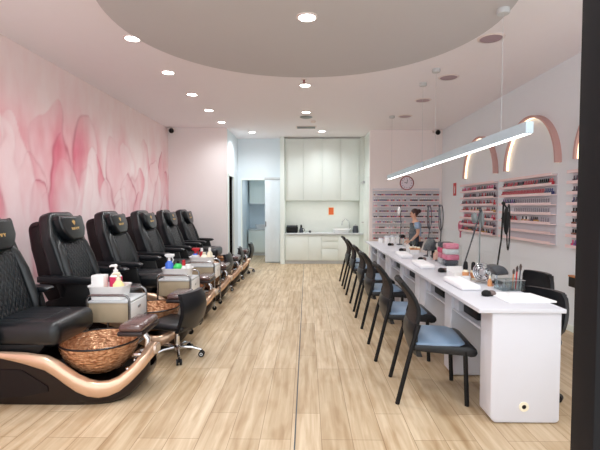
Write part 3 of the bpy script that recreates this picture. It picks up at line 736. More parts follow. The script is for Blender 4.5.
# ------------------------------------------------------------------ manicure desk
DX0, DX1, DT = 1.21, 1.82, .83
def make_desk(label):
    t = thing('manicure_desk', label, 'desk', (1.55,0,0), 0, 'white manicure desk units set end to end')
    L = 1.98; f = 1.31-1.55; bk = 1.80-1.55
    obj('desktop', MB().box(DX0-1.55,DX1-1.55,0.012,L-.002,.80,DT,.004), M['white'], t)
    for y0, y1 in ((.03,.235),(.895,1.085),(L-.235,L-.01)):
        b = MB(); b.prism([(f,.04),(f+.03,.005),(bk-.02,.005),(bk,.025),(bk,.80),(f,.80)],'y',y0,y1,.012,3)
        obj('pedestal', b, M['white'], t)
    for y0, y1 in ((.235,.895),(1.085,L-.235)):
        b = MB(); b.box(f+.015,bk-.05,y0,y1,.61,.628); b.box(f+.03,bk-.05,y1-.11,y1,.628,.80); b.box(f+.32,f+.335,y0,y1-.11,.628,.80)
        obj('cubby_shelf', b, M['white'], t)
    return t
DY = [3.0,4.98,6.96]
dl_ = ['white manicure desk unit nearest the entrance, with the blank end panel', 'middle white manicure desk unit, second from the entrance', 'farthest white manicure desk unit, ending below the wall clock']
dk = make_desk(dl_[0]); dk.location.y = DY[0]
for i in (1,2): dup(dk, (1.55,DY[i],0), 0, dl_[i])
t = thing('cable_grommet', 'round white cable grommet low on the near desk end panel', 'grommet', (1.545,3.03,.125))
obj('ring', MB().lathe([(.016,-.006),(.034,-.006),(.036,-.002),(.036,0),(.016,0)],axis='y',n=24), M['cream'], t)
obj('hole', MB().lathe([(0,-.002),(.016,-.002),(.016,0),(0,0)],axis='y',n=20), M['blackp'], t)
cub = None
where = ['in the first cubby from the entrance', 'in the second cubby from the entrance', 'in the third cubby from the entrance', 'in the fourth cubby from the entrance', 'in the fifth cubby from the entrance', 'in the farthest cubby']
for i in range(6):
    yy = DY[i//2]+(.565 if i % 2 == 0 else 1.415)
    loc = (1.46,yy+.04,.628)
    if cub is None:
        cub = obj('storage_box', MB().box(-.09,.09,-.15,.15,0,.125,.012,2), M['blackp'], loc=loc); tag(cub, 'black storage box under the desktop '+where[0], 'box', 'black boxes in the desk cubbies')
    else: dup(cub, loc, 0, 'black storage box under the desktop '+where[i])

# ------------------------------------------------------------------ client chairs
def make_client(label):
    t = thing('client_chair', label, 'chair', (0,0,0), 0, 'black client chairs along the manicure desk')
    # local x=0 at rear feet; seat towards +x
    obj('seat_base', MB().prism([(.12,.42),(.5,.41),(.55,.385),(.59,.39),(.61,.415),(.60,.45),(.56,.47),(.12,.475)],'y',-.265,.265,.012,2), M['leather2'], t, ang=50)
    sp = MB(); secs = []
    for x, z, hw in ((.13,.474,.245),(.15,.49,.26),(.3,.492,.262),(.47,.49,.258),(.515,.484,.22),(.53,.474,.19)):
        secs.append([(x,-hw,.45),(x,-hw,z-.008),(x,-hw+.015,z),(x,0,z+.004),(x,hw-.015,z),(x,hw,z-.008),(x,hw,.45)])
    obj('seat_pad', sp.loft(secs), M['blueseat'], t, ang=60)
    prof = [(.37,.155),(.44,.13),(.50,.115),(.57,.12),(.62,.14),(.68,.155),(.74,.155),(.80,.135),(.86,.10),(.91,.06),(.935,.04)]  # z, x
    def width(z): return .245 if z < .62 else .245-(z-.62)*.20
    def sheet(z0, z1, th, ins, zs):
        b = MB(); secs = []
        for z, x in zs:
            if z < z0-1e-6 or z > z1+1e-6: continue
            hw = width(z)-ins; ring = []
            for j in range(9):
                u = -1+2*j/8; ring.append((x-.035*(1-u*u), u*hw, z))
            secs.append(ring+[(p[0]+th,p[1],p[2]) for p in reversed(ring)])
        return b.loft(secs)
    obj('lumbar_pad', sheet(.37,.62,.04,.0,prof), M['leather2'], t, ang=60)
    obj('mesh_back', sheet(.62,.91,.012,.018,prof), M['mesh'], t, ang=60)
    b = MB()
    side = [(z,x) for z,x in prof if z >= .62]
    path = [(x+.008,-width(z)+.01,z) for z,x in side]; 
    top = [(side[-1][1]-.03*(1-u*u)+.008, u*(width(.935)-.03), .943) for u in (-.8,-.4,0,.4,.8)]
    b.tube(path+top+[(p[0],-p[1],p[2]) for p in reversed(path)], .019, 8)
    obj('back_frame', b, M['blackp'], t)
    for sgn in (-1,1):
        obj('leg', MB().tube([(0,sgn*.27,0),(.10,sgn*.27,.42),(.16,sgn*.262,.63)], .018, 8), M['blackp'], t)
        obj('leg', MB().tube([(.535,sgn*.25,0),(.515,sgn*.25,.43)], .018, 8), M['blackp'], t)
    return t
CY = [3.60,4.53,5.67,6.57,7.75,8.60]; CX = [.735,.69,.685,.69,.69,.68]; CR = [-.09,-.01,.03,0,-.02,.01]
cl = ['client chair nearest the entrance, its blue grey seat fully in view', 'second client chair from the entrance, just behind the nearest one', 'third client chair from the entrance along the manicure desk', 'fourth client chair from the entrance along the manicure desk', 'fifth client chair from the entrance, last but one before the kitchen', 'client chair farthest from the entrance, nearest the kitchen']
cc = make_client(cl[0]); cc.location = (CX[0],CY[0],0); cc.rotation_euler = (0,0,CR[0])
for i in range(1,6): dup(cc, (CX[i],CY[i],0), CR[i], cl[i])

# ------------------------------------------------------------------ technician chairs
def make_tech(label):
    t = thing('office_chair', label, 'chair', (0,0,0), 0, 'black technician chairs behind the desk')
    obj('seat', MB().box(-.44,-.02,-.22,.22,.42,.50,.04,4), M['leather2'], t, ang=60)
    b = MB(); secs = []
    for k in range(9):
        v = k/8; z = .50+.35*v; hw = .215-.02*(v-.5)**2*4; ring = []
        if k in (0,8): hw -= .02
        for j in range(9):
            u = -1+2*j/8; ring.append((.03*v-.045*u*u+.02*math.sin(PI*v), u*hw, z))
        secs.append(ring+[(p[0]+.05,p[1]*.96,p[2]) for p in reversed(ring)])
    bk = obj('backrest', b.loft(secs), M['leather2'], t, ang=50)
    for s in (-1,1): obj('seam_panel', MB().tube([(.05+.03*v-.01+.02*math.sin(PI*v), s*.15, .53+.3*v) for v in (0,.25,.5,.75,1)], .006, 6), M['blackp'], bk)
    obj('back_bar', MB().tube([(-.2,0,.41),(.0,0,.41),(.075,0,.45),(.085,0,.62)], .016, 8), M['blackp'], t)
    obj('gas_lift', MB().cyl((-.22,0,.09),(-.22,0,.42),.022,n=14), M['chrome'], t)
    for k in range(5):
        a = 2*PI*k/5+.2; c, s = math.cos(a), math.sin(a); o_ = Vector((-.22,0,0))
        l = obj('star_leg', MB().tube([o_+Vector((.02*c,.02*s,.11)),o_+Vector((.27*c,.27*s,.075))], [.022,.014], 8), M['blackp'], t)
        w = Vector((-s,c,0)); p = o_+Vector((.27*c,.27*s,.03))
        obj('caster', MB().cyl(p-w*.025,p+w*.025,.03,n=14).cyl(p,p+Vector((0,0,.04)),.009,n=8), M['blackp'], l)
    return t
tc_ = make_tech('black technician chair pushed in at the near end of the desk'); tc_.location = (2.0,3.64,0); tc_.rotation_euler = (0,0,.36)
dup(tc_, (2.46,4.62,0), .2, 'black technician chair behind the other, nearer the arch wall')

# ------------------------------------------------------------------ wall racks, arches, polish
ZS = [1.06+.13*k for k in range(8)]
def rack(y0, y1, label):
    t = thing('polish_rack', label, 'rack', (XR,(y0+y1)/2,1.06), 0, 'pink wall racks for nail polish'); h = (y1-y0)/2
    obj('back_panel', MB().box(-.008,0,-h,h,-.02,.93), M['white'], t)
    for z in ZS:
        b = MB(); zz = z-1.06; b.box(-.085,-.008,-h,h,zz-.012,zz,.002); b.box(-.088,-.082,-h,h,zz-.014,zz+.024)
        obj('shelf', b, M['pinkshelf'], t)
RK = {'A':(7.45,9.05,'far wall rack under the farthest arch, its rows full of polish'), 'B':(5.70,7.22,'wall rack under the middle arch, with two empty lowest shelves'), 'C':(3.95,5.36,'wall rack under the nearest arch, half hidden by the black post')}
for k in RK: rack(*RK[k])
t = thing('polish_rack', 'wide polish rack on the end wall below the clock', 'rack', (2.42,YR,.75))
obj('back_panel', MB().box(-.82,.80,-.006,0,-.02,1.24), M['white'], t)
DZ = [.75+.132*k for k in range(10)]
for z in DZ:
    b = MB(); b.box(-.82,.80,-.075,-.006,z-.75-.01,z-.75,.002); b.box(-.82,.80,-.078,-.072,z-.75-.01,z-.75+.012)
    obj('shelf', b, M['shelfwhite'], t)

PC = {}
def polish(col):
    key = col
    if key not in PC:
        m_ = mat('polish '+col, COLS[col], .2, coat=.5); capm = M['blackp'] if col in ('black','gold','brown') else (M['whitegloss'] if col in ('nude','pale pink','teal') else m_)
        b = MB(); b.box(-.019,.019,-.019,.019,0,.045,.006,2); b.mi = 1; b.lathe([(0,.045),(.011,.045),(.009,.085),(0,.085)], n=8)
        me_o = obj('nail_polish', b, [m_, capm]); PC[key] = me_o.data; bpy.data.objects.remove(me_o)
    return PC[key]
COLS = {'crimson red':srgb(176,22,44),'dark plum':srgb(62,22,48),'navy blue':srgb(40,46,100),'black':srgb(24,20,24),'brown':srgb(122,70,54),'hot pink':srgb(214,60,120),'pale pink':srgb(232,168,176),'purple':srgb(112,64,140),'teal':srgb(58,110,130),'gold':srgb(196,150,86),'nude':srgb(214,170,150)}
ordn = ['top','second','third','fourth','fifth','sixth','bottom']
def put_row(rk, row, cols, fill=1., y_from=0., y_to=1., step=.06):
    y0, y1, _ = RK[rk]; z = ZS[6-row]
    nm = {'A':'the rack under the farthest arch','B':'the rack under the middle arch','C':'the rack under the nearest arch'}[rk]
    y = y0+.04+(y1-y0-.08)*y_from; ye = y0+.04+(y1-y0-.08)*y_to; i = 0; n = 0
    while y < ye:
        i += 1
        if random.random() < fill:
            c = cols[(i//3+random.choice((0,0,1))) % len(cols)] if len(cols) > 1 else cols[0]
            o = bpy.data.objects.new('nail_polish', polish(c)); COL.objects.link(o); o.location = (XR-.045,y,z)
            tag(o, f'{c} nail polish bottle on the {ordn[row]} row of {nm}', 'nail polish', f'{c} polish on the {ordn[row]} row of {nm}'); n += 1
        y += step
    return n
N = 0
N += put_row('B',0,['crimson red','crimson red','black','dark plum'],1.,0,1,.048)
N += put_row('B',1,['crimson red'],1.,.14,1,.044)
N += put_row('B',1,['navy blue'],1.,.0,.12,.05)
N += put_row('B',2,['purple','navy blue'],1.,.72,1,.06)
N += put_row('B',4,['gold','dark plum','nude'],.9,.25,.55,.05)
N += put_row('B',4,['crimson red','brown'],1.,.68,1,.05)
for r_, c_ in enumerate((['crimson red','dark plum'],['purple','dark plum'],['navy blue','dark plum'],['brown','crimson red'],['teal','brown'],['gold','brown'],['hot pink','purple'])): N += put_row('C',r_,c_,1.,.4,1,.05)
for r_, c_ in enumerate((['dark plum','hot pink','crimson red'],['dark plum','black','crimson red'],['crimson red','dark plum'],['gold','crimson red','nude'],['crimson red','hot pink','dark plum'],['crimson red','dark plum','hot pink'],['crimson red','dark plum','gold'])): N += put_row('A',r_,c_,.84,.0,1,.072)
# clear sample sticks on rack B
y0, y1, _ = RK['B']
for row in (2,3,4):
    b = MB()
    for k in range(18):
        yk = y0+.1+k*.055
        if row == 4 and k > 3: break
        b.box(XR-.05,XR-.045,yk,yk+.035,ZS[6-row],ZS[6-row]+.08)
    tag(obj('sample_sticks', b, clear_mat('frosted tips', (.8,.78,.8), .3, .3)), f'clear nail sample tips standing on the {ordn[row]} row of the rack under the middle arch', 'nail samples')['kind'] = 'stuff'
# end wall rack: bottles too many and too small to tell apart
b = MB(); ms = [mat('polish '+c, COLS[c], .2, coat=.5) for c in ('crimson red','dark plum','brown','purple','pale pink','navy blue')]+[M['whitegloss']]
for r_, z in enumerate(DZ[:9]):
    for k in range(34):
        if random.random() < .12: continue
        xx = 2.42-.78+k*.0465
        b.mi = random.choice((0,0,1,1,2,3,4,5) if r_ not in (1,2) else (1,2,4,4)); b.box(xx-.018,xx+.018,YR-.06,YR-.025,z,z+.045)
        b.mi = 6; b.box(xx-.009,xx+.009,YR-.052,YR-.033,z+.045,z+.082)
o = tag(obj('nail_polish_bottles', b, ms), 'rows of tiny nail polish bottles filling the end wall rack below the clock', 'nail polish'); o['kind'] = 'stuff'

def arch(y0, y1, zb, label):
    t = thing('wall_arch_light', label, 'light', (XR,(y0+y1)/2,zb), 0, 'pink backlit arches on the right wall'); R_ = (y1-y0)/2
    N_ = 40; A = [PI*k/N_ for k in range(N_+1)]
    def P(r, a, x): return (x, -r*math.cos(a), r*math.sin(a))
    obj('arch_band', MB().loft([[P(R_,a,0),P(R_,a,-.085),P(R_-.03,a,-.085),P(R_-.03,a,0)] for a in A]), M['archpaint'], t)
    obj('led_strip', MB().loft([[P(R_-.0305,a,-.05),P(R_-.0305,a,-.01),P(R_-.037,a,-.01),P(R_-.037,a,-.05)] for a in A]), M['led'], t)
arch(7.46,8.93,2.12,'farthest pink backlit arch on the right wall')
arch(5.62,7.09,2.12,'middle pink backlit arch, behind the pendant light end')
arch(3.78,5.26,2.12,'nearest pink backlit arch, cut by the black post')

# clock, signs and other wall pieces
t = thing('wall_clock', 'round wall clock with dark pink rim above the end wall rack', 'clock', (2.43,YR,2.12))
obj('rim', MB().lathe([(.148,-.01),(.152,-.03),(.168,-.026),(.172,0),(.148,0)],axis='y',n=36), M['redrim'], t)
obj('face', MB().lathe([(0,-.012),(.15,-.012),(.15,0),(0,0)],axis='y',n=36), M['clockface'], t)
b = MB()
for k in range(12):
    a = 2*PI*k/12; b.box(-.006,.006,-.016,-.012,.105,.128,mtx=Matrix.Rotation(a,4,'Y'))
obj('hour_marks', b, M['dgrey'], t)
b = MB(); b.box(-.005,.005,-.02,-.016,-.01,.09,mtx=Matrix.Rotation(.2,4,'Y')); obj('hand', b, M['dgrey'], t)
b = MB(); b.box(-.006,.006,-.024,-.02,-.01,.065,mtx=Matrix.Rotation(-1.35,4,'Y')); obj('hand', b, M['dgrey'], t)
t = thing('safety_sign', 'red extinguisher location sign on the right wall near the corner', 'sign', (XR,9.62,1.93))
obj('board', MB().box(-.006,0,-.09,.09,-.14,.14), M['red'], t)
b = MB(); b.box(-.008,-.006,-.018,.018,-.09,.05); b.box(-.008,-.006,-.03,.012,.06,.075); b.box(-.008,-.006,-.03,-.022,-.02,.06)
obj('symbol', b, M['whitegloss'], t)
t = thing('hand_mirror', 'round pink mirror hanging on the right wall beside the farthest rack', 'mirror', (XR,9.2,1.13))
obj('frame', MB().lathe([(.085,-.006),(.09,-.03),(.115,-.026),(.12,0),(.085,0)],axis='x',n=28), M['pinkobj'], t)
obj('glass', MB().lathe([(0,-.012),(.086,-.012),(.086,0),(0,0)],axis='x',n=28), mat('pink tinted glass', srgb(214,120,150), .15), t)
obj('grip', MB().tube([(-.014,0,-.11),(-.014,0,-.24)],[.014,.018],8), M['pinkobj'], t)
t = thing('wall_shelf', 'small black wall shelf with timber top beside the black post', 'shelf', (XR,5.30,.57))
obj('box', MB().box(-.06,0,-.4,.015,0,.12,.004), M['blackp'], t)
obj('top', MB().box(-.065,0,-.41,.02,.12,.14,.003), mat('orange timber', srgb(196,130,80), .45, vary=.2), t)

# ------------------------------------------------------------------ things on the desk
z = DT
# folded white mats / arm rests
NAMES1 = set(o.name for o in COL.objects)
for i, (yy, lab) in enumerate(((4.02,'long white arm rest on the near desk unit, beside the dark hand rest'),(5.35,'long white arm rest across the joint of near and middle desk units'),(6.4,'long white arm rest on the middle desk unit'))):
    tag(obj('arm_rest', MB().box(-.085,.085,-.26,.26,0,.05,.022,4), M['paper'], loc=(1.44,yy,z), rz=-.03*i, ang=60), lab, 'arm rest', 'white arm rests on the desk')
b = MB(); secs = []
for x in np.linspace(0,.36,9): secs.append([(x,yy,.004+.006*math.sin(9*x+4*yy)+.006) for yy in np.linspace(-.17,.17,7)]+[(x,yy,.001) for yy in np.linspace(.17,-.17,7)])
tag(obj('towel', b.loft(secs), M['paper'], loc=(1.54,3.46,z), rz=.06), 'white towel spread at the near end of the desk', 'towel')
hr = None
for x, y, lab in ((1.505,3.56,'dark domed hand rest beside the towel at the near desk end'),(1.537,4.86,'dark domed hand rest in front of the two black capped bottles'),(1.575,5.89,'dark domed hand rest on the middle desk unit, before the grey lamp'),(1.59,7.15,'dark domed hand rest near the polish box with black caps'),(1.588,8.16,'dark domed hand rest on the farthest desk unit')):
    if hr is None:
        hr = thing('hand_rest', lab, 'hand rest', (x,y,z), .3, 'dark hand rests on the desk')
        obj('front_shell', MB().ball((-.022,0,.02),.04,(1,.9,.75)).xf(Matrix.Translation((0,0,0))), M['blackp'], hr)
        obj('rear_shell', MB().ball((.028,0,.02),.036,(1,.9,.72)), mat('taupe plastic', srgb(112,96,92), .35), hr)
        obj('foot', MB().box(-.05,.05,-.025,.025,0,.012,.004), M['blackp'], hr)
    else: dup(hr, (x,y,z), .3+random.uniform(-.4,.4), lab)
# polish box with two black capped bottles
def polish_box(loc, label, l=.16, d=.3):
    t = thing('product_holder', label, 'holder', loc)
    b = MB(); b.box(-l/2,l/2,-d/2,d/2,0,.008); b.box(-l/2,-l/2+.006,-d/2,d/2,.008,.07); b.box(l/2-.006,l/2,-d/2,d/2,.008,.05); b.box(-l/2,l/2,-d/2,-d/2+.006,.008,.05); b.box(-l/2,l/2,d/2-.006,d/2,.008,.11); b.box(-l/2,l/2,-.003,.003,.008,.06)
    obj('tray', b, M['whitegloss'], t)
    return t
def capped(loc, label, rz=0):
    t = thing('product_bottle', label, 'bottle', loc, rz, None)
    obj('body', MB().lathe([(0,0),(.028,0),(.03,.01),(.03,.08),(.018,.095),(0,.095)],n=16), M['cream'], t)
    obj('product_band', MB().lathe([(.0295,.02),(.0312,.02),(.0312,.072),(.0295,.072)],n=16), M['amber'], t)
    obj('cap', MB().lathe([(0,.095),(.02,.095),(.022,.12),(.018,.165),(.01,.175),(0,.175)],n=16), M['blackp'], t)
    return t
polish_box((1.55,4.40,z), 'white product holder on the near desk unit, behind the long arm rest', .16, .24)
capped((1.60,4.34,z+.008), 'black capped amber banded bottle, left of the pair on the near desk unit')
capped((1.685,4.36,z), 'black capped amber banded bottle, right of the pair on the near desk unit')
polish_box((1.71,6.95,z), 'white product holder with small dark bottles below the standing person', .16, .24)
for k, xx in enumerate((1.67,1.73,1.785)):
    capped((xx,6.90,z+.008 if k < 2 else z), ['leftmost','middle','rightmost'][k]+' black capped bottle in the holder below the standing person')
# desk fan / dust collector
t = thing('desk_fan', 'round silver desk fan beside the black fan shaped lamp', 'fan', (1.70,4.16,z), .85)
b = MB()
for r_ in (.085,.065,.045): b.tube([(-.02+(.085-r_)*-.25,r_*math.cos(a),.105+r_*math.sin(a)) for a in [2*PI*k/28 for k in range(28)]], .0045, 6, close=True)
for k in range(12): a = 2*PI*k/12; b.tube([(-.02,.085*math.cos(a),.105+.085*math.sin(a)),(-.032,.02*math.cos(a),.105+.02*math.sin(a))], .0025, 5)
obj('guard', b, M['chrome'], t)
obj('motor', MB().lathe([(0,-.035),(.03,-.03),(.035,.0),(.03,.05),(0,.055)],(0,0,.105),20,'x'), M['steel'], t)
obj('rear_drum', MB().lathe([(.085,-.02),(.088,0),(.075,.03),(.07,.03),(.08,-.002),(.08,-.02)],(0,0,.105),28,'x'), M['grey'], t)
obj('stand', MB().box(-.05,.05,-.06,.06,0,.012,.004).tube([(0,0,.01),(.02,0,.03)],.012,8), M['steel'], t)
for k in range(5):
    a = 2*PI*k/5; c, s = math.cos(a), math.sin(a); n_ = Vector((0,c,s)); w = Vector((0,-s,c)); o_ = Vector((-.012,0,.105))
    obj('blade', MB().loft([[o_+n_*.02-w*.01,o_+n_*.02+w*.01+Vector((.006,0,0)),o_+n_*.075+w*.025+Vector((.008,0,0)),o_+n_*.075-w*.02],[p+Vector((.002,0,0)) for p in (o_+n_*.02-w*.01,o_+n_*.02+w*.01+Vector((.006,0,0)),o_+n_*.075+w*.025+Vector((.008,0,0)),o_+n_*.075-w*.02)]]), M['dgrey'], t)
# fan shaped dark lamp (curing lamp)
t = thing('curing_lamp', 'dark fan shaped curing lamp beside the silver desk fan', 'lamp', (1.77,4.02,z), .1)
out = [(-.02,.10)]+[(-.02+.11*math.cos(a),.10+.095*math.sin(a)) for a in [math.radians(5+k*13) for k in range(10)]]
obj('hood', MB().prism(out,'y',-.05,.05,.008), M['dgrey'], t)
obj('stem', MB().tube([(0,0,.01),(.0,0,.07),(.0,0,.13)],.012,8), M['chrome'], t)
obj('foot', MB().lathe([(0,0),(.055,0),(.05,.014),(0,.016)],n=20), M['chrome'], t)
bottle('amber_bottle', (1.70,4.0,z), 'small amber bottle under the dark curing lamp', cyl_prof(.02,.07,.009), M['amber'], ('cap', MB().lathe([(0,.07),(.01,.07),(.009,.095),(0,.095)],n=12)), M['cream'])
# clear organiser with brushes
t = thing('organiser', 'clear acrylic organiser box on the near desk unit, behind the towel', 'organiser', (1.80,3.83,z), .1)
b = MB(); b.box(-.1,.1,-.07,.07,0,.005); b.box(-.1,-.096,-.07,.07,.005,.09); b.box(.096,.1,-.07,.07,.005,.09); b.box(-.1,.1,-.07,-.066,.005,.09); b.box(-.1,.1,.066,.07,.005,.09); b.box(-.002,.002,-.066,.066,.005,.08)
obj('tray', b, clear_mat('smoky acrylic', (.8,.84,.85), .5), t)
obj('rim', MB().tube([(-.1,-.07,.09),(.1,-.07,.09),(.1,.07,.09),(-.1,.07,.09)],.003,6,close=True), M['steel'], t)
for dx, dy, h, c_, nm_ in ((.06,.01,.2,'red','red handled brush standing in the clear organiser'),(.075,-.02,.22,'dgrey','dark handled brush standing in the clear organiser'),(.035,.02,.17,'amber','short amber handled brush standing in the clear organiser')):
    t2 = thing('nail_brush', nm_, 'brush', (1.80+dx,3.83+dy,z+.006))
    obj('handle', MB().tube([(0,0,0),(.012,.004,h*.75)],[.004,.006],8), M[c_], t2)
    obj('bristles', MB().tube([(.012,.004,h*.75),(.0145,.005,h*.9),(.016,.005,h)],[.008,.011,.004],8), mat('soft black bristle', srgb(70,58,56), .8), t2)
# acrylic screens between client and technician
sy = [3.42,4.56,5.4,6.4,7.4,8.3]
so = ['nearest the entrance, over the towel','second from the entrance, by the product holder','third from the entrance','fourth from the entrance','fifth from the entrance','farthest from the entrance']
sg = None
for i, y in enumerate(sy):
    lab = 'clear acrylic screen standing on the desk, '+so[i]
    if sg is None:
        sg = thing('acrylic_screen', lab, 'screen', (1.61,y,z), 0, 'clear screens along the desk')
        b = MB(); b.box(-.002,.002,0,.65,.16,.46); b.box(-.002,.002,0,.06,.004,.16); b.box(-.002,.002,.59,.65,.004,.16)
        obj('sheet', b, M['clear'], sg)
        for yy in (.03,.62): obj('foot', MB().box(-.06,.06,yy-.004,yy+.004,0,.03,.001), M['clear'], sg)
    else: dup(sg, (1.61,y,z), 0, lab)
# magnifier / task lamps
def task_lamp(loc, label, top, headc, hm, am, hr_=.055, hl=.15, loop=True, tilt=.2):
    t = thing('task_lamp', label, 'lamp', loc)
    obj('base', MB().lathe([(0,0),(.06,0),(.06,.012),(.02,.022),(0,.022)],n=20), am, t)
    e = Vector(top)
    mid = Vector((e.x*.4+.02, e.y*.4, e.z*.55))
    obj('lower_arm', MB().tube([(0,0,.02),(0,0,.08),tuple(mid)], .008, 8), am, t)
    obj('upper_arm', MB().tube([tuple(mid),tuple(e)], .0085, 8), am, t)
    b = MB(); h = Vector(headc)
    b.ball(tuple(h), hr_, (.45,1,hl/hr_), 18)
    hd = obj('lamp_head', b, hm, t)
    obj('joint', MB().ball(tuple(e),.018), am, t)
    obj('neck', MB().tube([tuple(e), (h.x, h.y, h.z+hl*.9)], .008, 8), am, t)
    if loop:
        obj('cord', MB().tube([(h.x+.02+.05*math.cos(a), h.y+(hr_+.035)*math.cos(a), h.z-.06+(hl+.08)*math.sin(a)) for a in [2*PI*k/24 for k in range(24)]], .006, 6, close=True), am, t)
    return t
task_lamp((1.83,4.17,z), 'black folding task lamp on the near desk unit, its long head hanging at the top', (.03,-.06,.75), (.05,-.08,.59), M['blackp'], M['blackp'], .045, .13)
task_lamp((1.74,4.78,z), 'silver task lamp leaning right over the near desk unit', (.17,0,.68), (.19,.02,.58), M['grey'], M['dgrey'], .05, .1, False)
t = thing('lamp_stand', 'thin grey pole stand behind the silver task lamp', 'stand', (1.88,4.70,z))
obj('foot', MB().lathe([(0,0),(.05,0),(.045,.01),(0,.012)],n=18), M['grey'], t)
obj('pole', MB().cyl((0,0,.01),(0,0,.55),.007,n=8), M['grey'], t)
obj('head', MB().ball((-.06,0,.60),.05,(.6,1,1.2)), M['grey'], t)
task_lamp((1.80,5.85,z), 'grey looped task lamp second from the entrance, above the pink packs', (0,.02,.73), (.0,.02,.63), M['grey'], M['dgrey'], .035, .09)
task_lamp((1.80,6.42,z), 'grey looped task lamp in front of the end wall rack', (0,.0,.72), (.0,.0,.62), M['grey'], M['dgrey'], .035, .09)
task_lamp((1.80,8.35,z), 'far white headed task lamp at the last manicure station', (0,.0,.74), (-.02,.0,.64), M['whitegloss'], M['dgrey'], .06, .08, False)
# clear organiser with pink packs
t = thing('pack_display', 'clear display box full of pink packs on the middle desk unit', 'display', (1.80,5.5,z))
b = MB(); b.box(-.1,.1,-.2,.2,0,.005); b.box(.096,.1,-.2,.2,.005,.26); b.box(-.1,-.096,-.2,.2,.005,.1); b.box(-.1,.1,-.2,-.196,.005,.26); b.box(-.1,.1,.196,.2,.005,.26)
obj('case', b, M['clear'], t)
for k, (dx, dy, dz, c_, lab) in enumerate(((0,-.1,0,'dgrey','dark grey pack lowest in the entrance end stack of the clear display box'),(0,.1,0,'lgrey','pale grey pack lowest in the far end stack of the clear display box'),
        (0,-.1,1,'pinkobj','pink pack second from below in the entrance end stack of the display box'),(.0,.1,1,'pinkobj','pink pack second from below in the far end stack of the display box'),
        (0,-.1,2,'lgrey','pale grey pack third from below in the entrance end stack of the display box'),(0,.1,2,'magenta','magenta pack third from below in the far end stack of the display box'),
        (.0,-.1,3,'pinkobj','pink pack topmost of the entrance end stack in the display box'),(.0,.1,3,'dgrey','dark grey pack topmost of the far end stack in the display box'))):
    tag(obj('pack', MB().box(-.08,.08,-.075,.075,0,.066,.014,3), M[c_], loc=(1.80+dx,5.5+dy,z+.006+dz*.067), rz=.08*((k%3)-1)), lab, 'pack', 'packs in the clear display box')
# grey dome lamp and small dark bottles
t = thing('dome_lamp', 'dark grey domed lamp on the middle desk unit', 'lamp', (1.72,6.05,z))
obj('foot', MB().lathe([(0,0),(.06,0),(.055,.014),(0,.018)],n=20), M['lgrey'], t)
obj('stem', MB().cyl((0,0,.012),(.0,0,.14),.014,n=10), M['lgrey'], t)
obj('hood', MB().prism([(-.08,.12),(.05,.12),(.08,.22),(.05,.28),(-.01,.28),(-.06,.2)],'y',-.06,.06,.015,3), M['dgrey'], t)
bottle('amber_bottle', (1.80,6.0,z), 'peach coloured jar beside the dark grey domed lamp', cyl_prof(.04,.11,.02), mat('peach plastic', srgb(226,180,160), .4), ('cap', MB().lathe([(0,.11),(.022,.11),(.022,.13),(0,.13)],n=12)), M['cream'])
bottle('dark_bottle', (1.83,6.2,z), 'tall black bottle behind the peach jar', cyl_prof(.036,.17,.018), M['blackp'], pump(.17), M['blackp'])
# far white containers
for k, (x, y, h, r_, lab) in enumerate(((1.50,8.72,.10,.05,'leftmost short white container at the far end of the desk'),(1.60,8.6,.15,.05,'second white container at the far end of the desk'),(1.72,8.62,.16,.05,'third white container at the far end of the desk'),(1.84,8.7,.15,.045,'rightmost white container at the far end of the desk'))):
    t = thing('white_container', lab, 'container', (x,y,z), 0, 'white containers at the far desk end')
    obj('body', MB().lathe([(0,0),(r_,0),(r_,h*.8),(0,h*.8)],n=20), M['whitegloss'], t)
    obj('lid', MB().lathe([(0,h*.8),(r_*1.04,h*.8),(r_*1.04,h*.92),(r_*.9,h),(0,h)],n=20), M['white'], t)
t = thing('black_lamp', 'small black headed desk lamp near the far white containers', 'lamp', (1.80,8.05,z))
obj('foot', MB().lathe([(0,0),(.05,0),(.045,.014),(0,.016)],n=18), M['lgrey'], t)
obj('stem', MB().cyl((0,0,.01),(0,0,.17),.012,n=10), M['lgrey'], t)
obj('head', MB().ball((-.02,0,.18),.05,(1.2,1,.7)), M['blackp'], t)

for o in list(COL.objects):
    if o.parent is None and o.name not in NAMES1: o.location.x *= .973; o.location.y *= .973

# ------------------------------------------------------------------ the person behind the desk
def skin_mesh(name, verts, edges, radii, m_, parent, root=0, sub=2):
    me = bpy.data.meshes.new(name); me.from_pydata(verts, edges, []); me.update()
    o = bpy.data.objects.new(name, me); COL.objects.link(o); o.parent = parent
    sk = o.modifiers.new('skin','SKIN'); sk.use_smooth_shade = True
    for i, r_ in enumerate(radii):
        v = me.skin_vertices[0].data[i]; v.radius = (r_,r_) if not isinstance(r_, tuple) else r_
        v.use_root = (i == root)
    s_ = o.modifiers.new('sub','SUBSURF'); s_.levels = sub; s_.render_levels = sub
    me.materials.append(m_)
    return o
pr = thing('person', 'person with tied auburn hair in pale blue top and dark apron standing behind the desk', 'person', (2.30,9.2,0), 0)
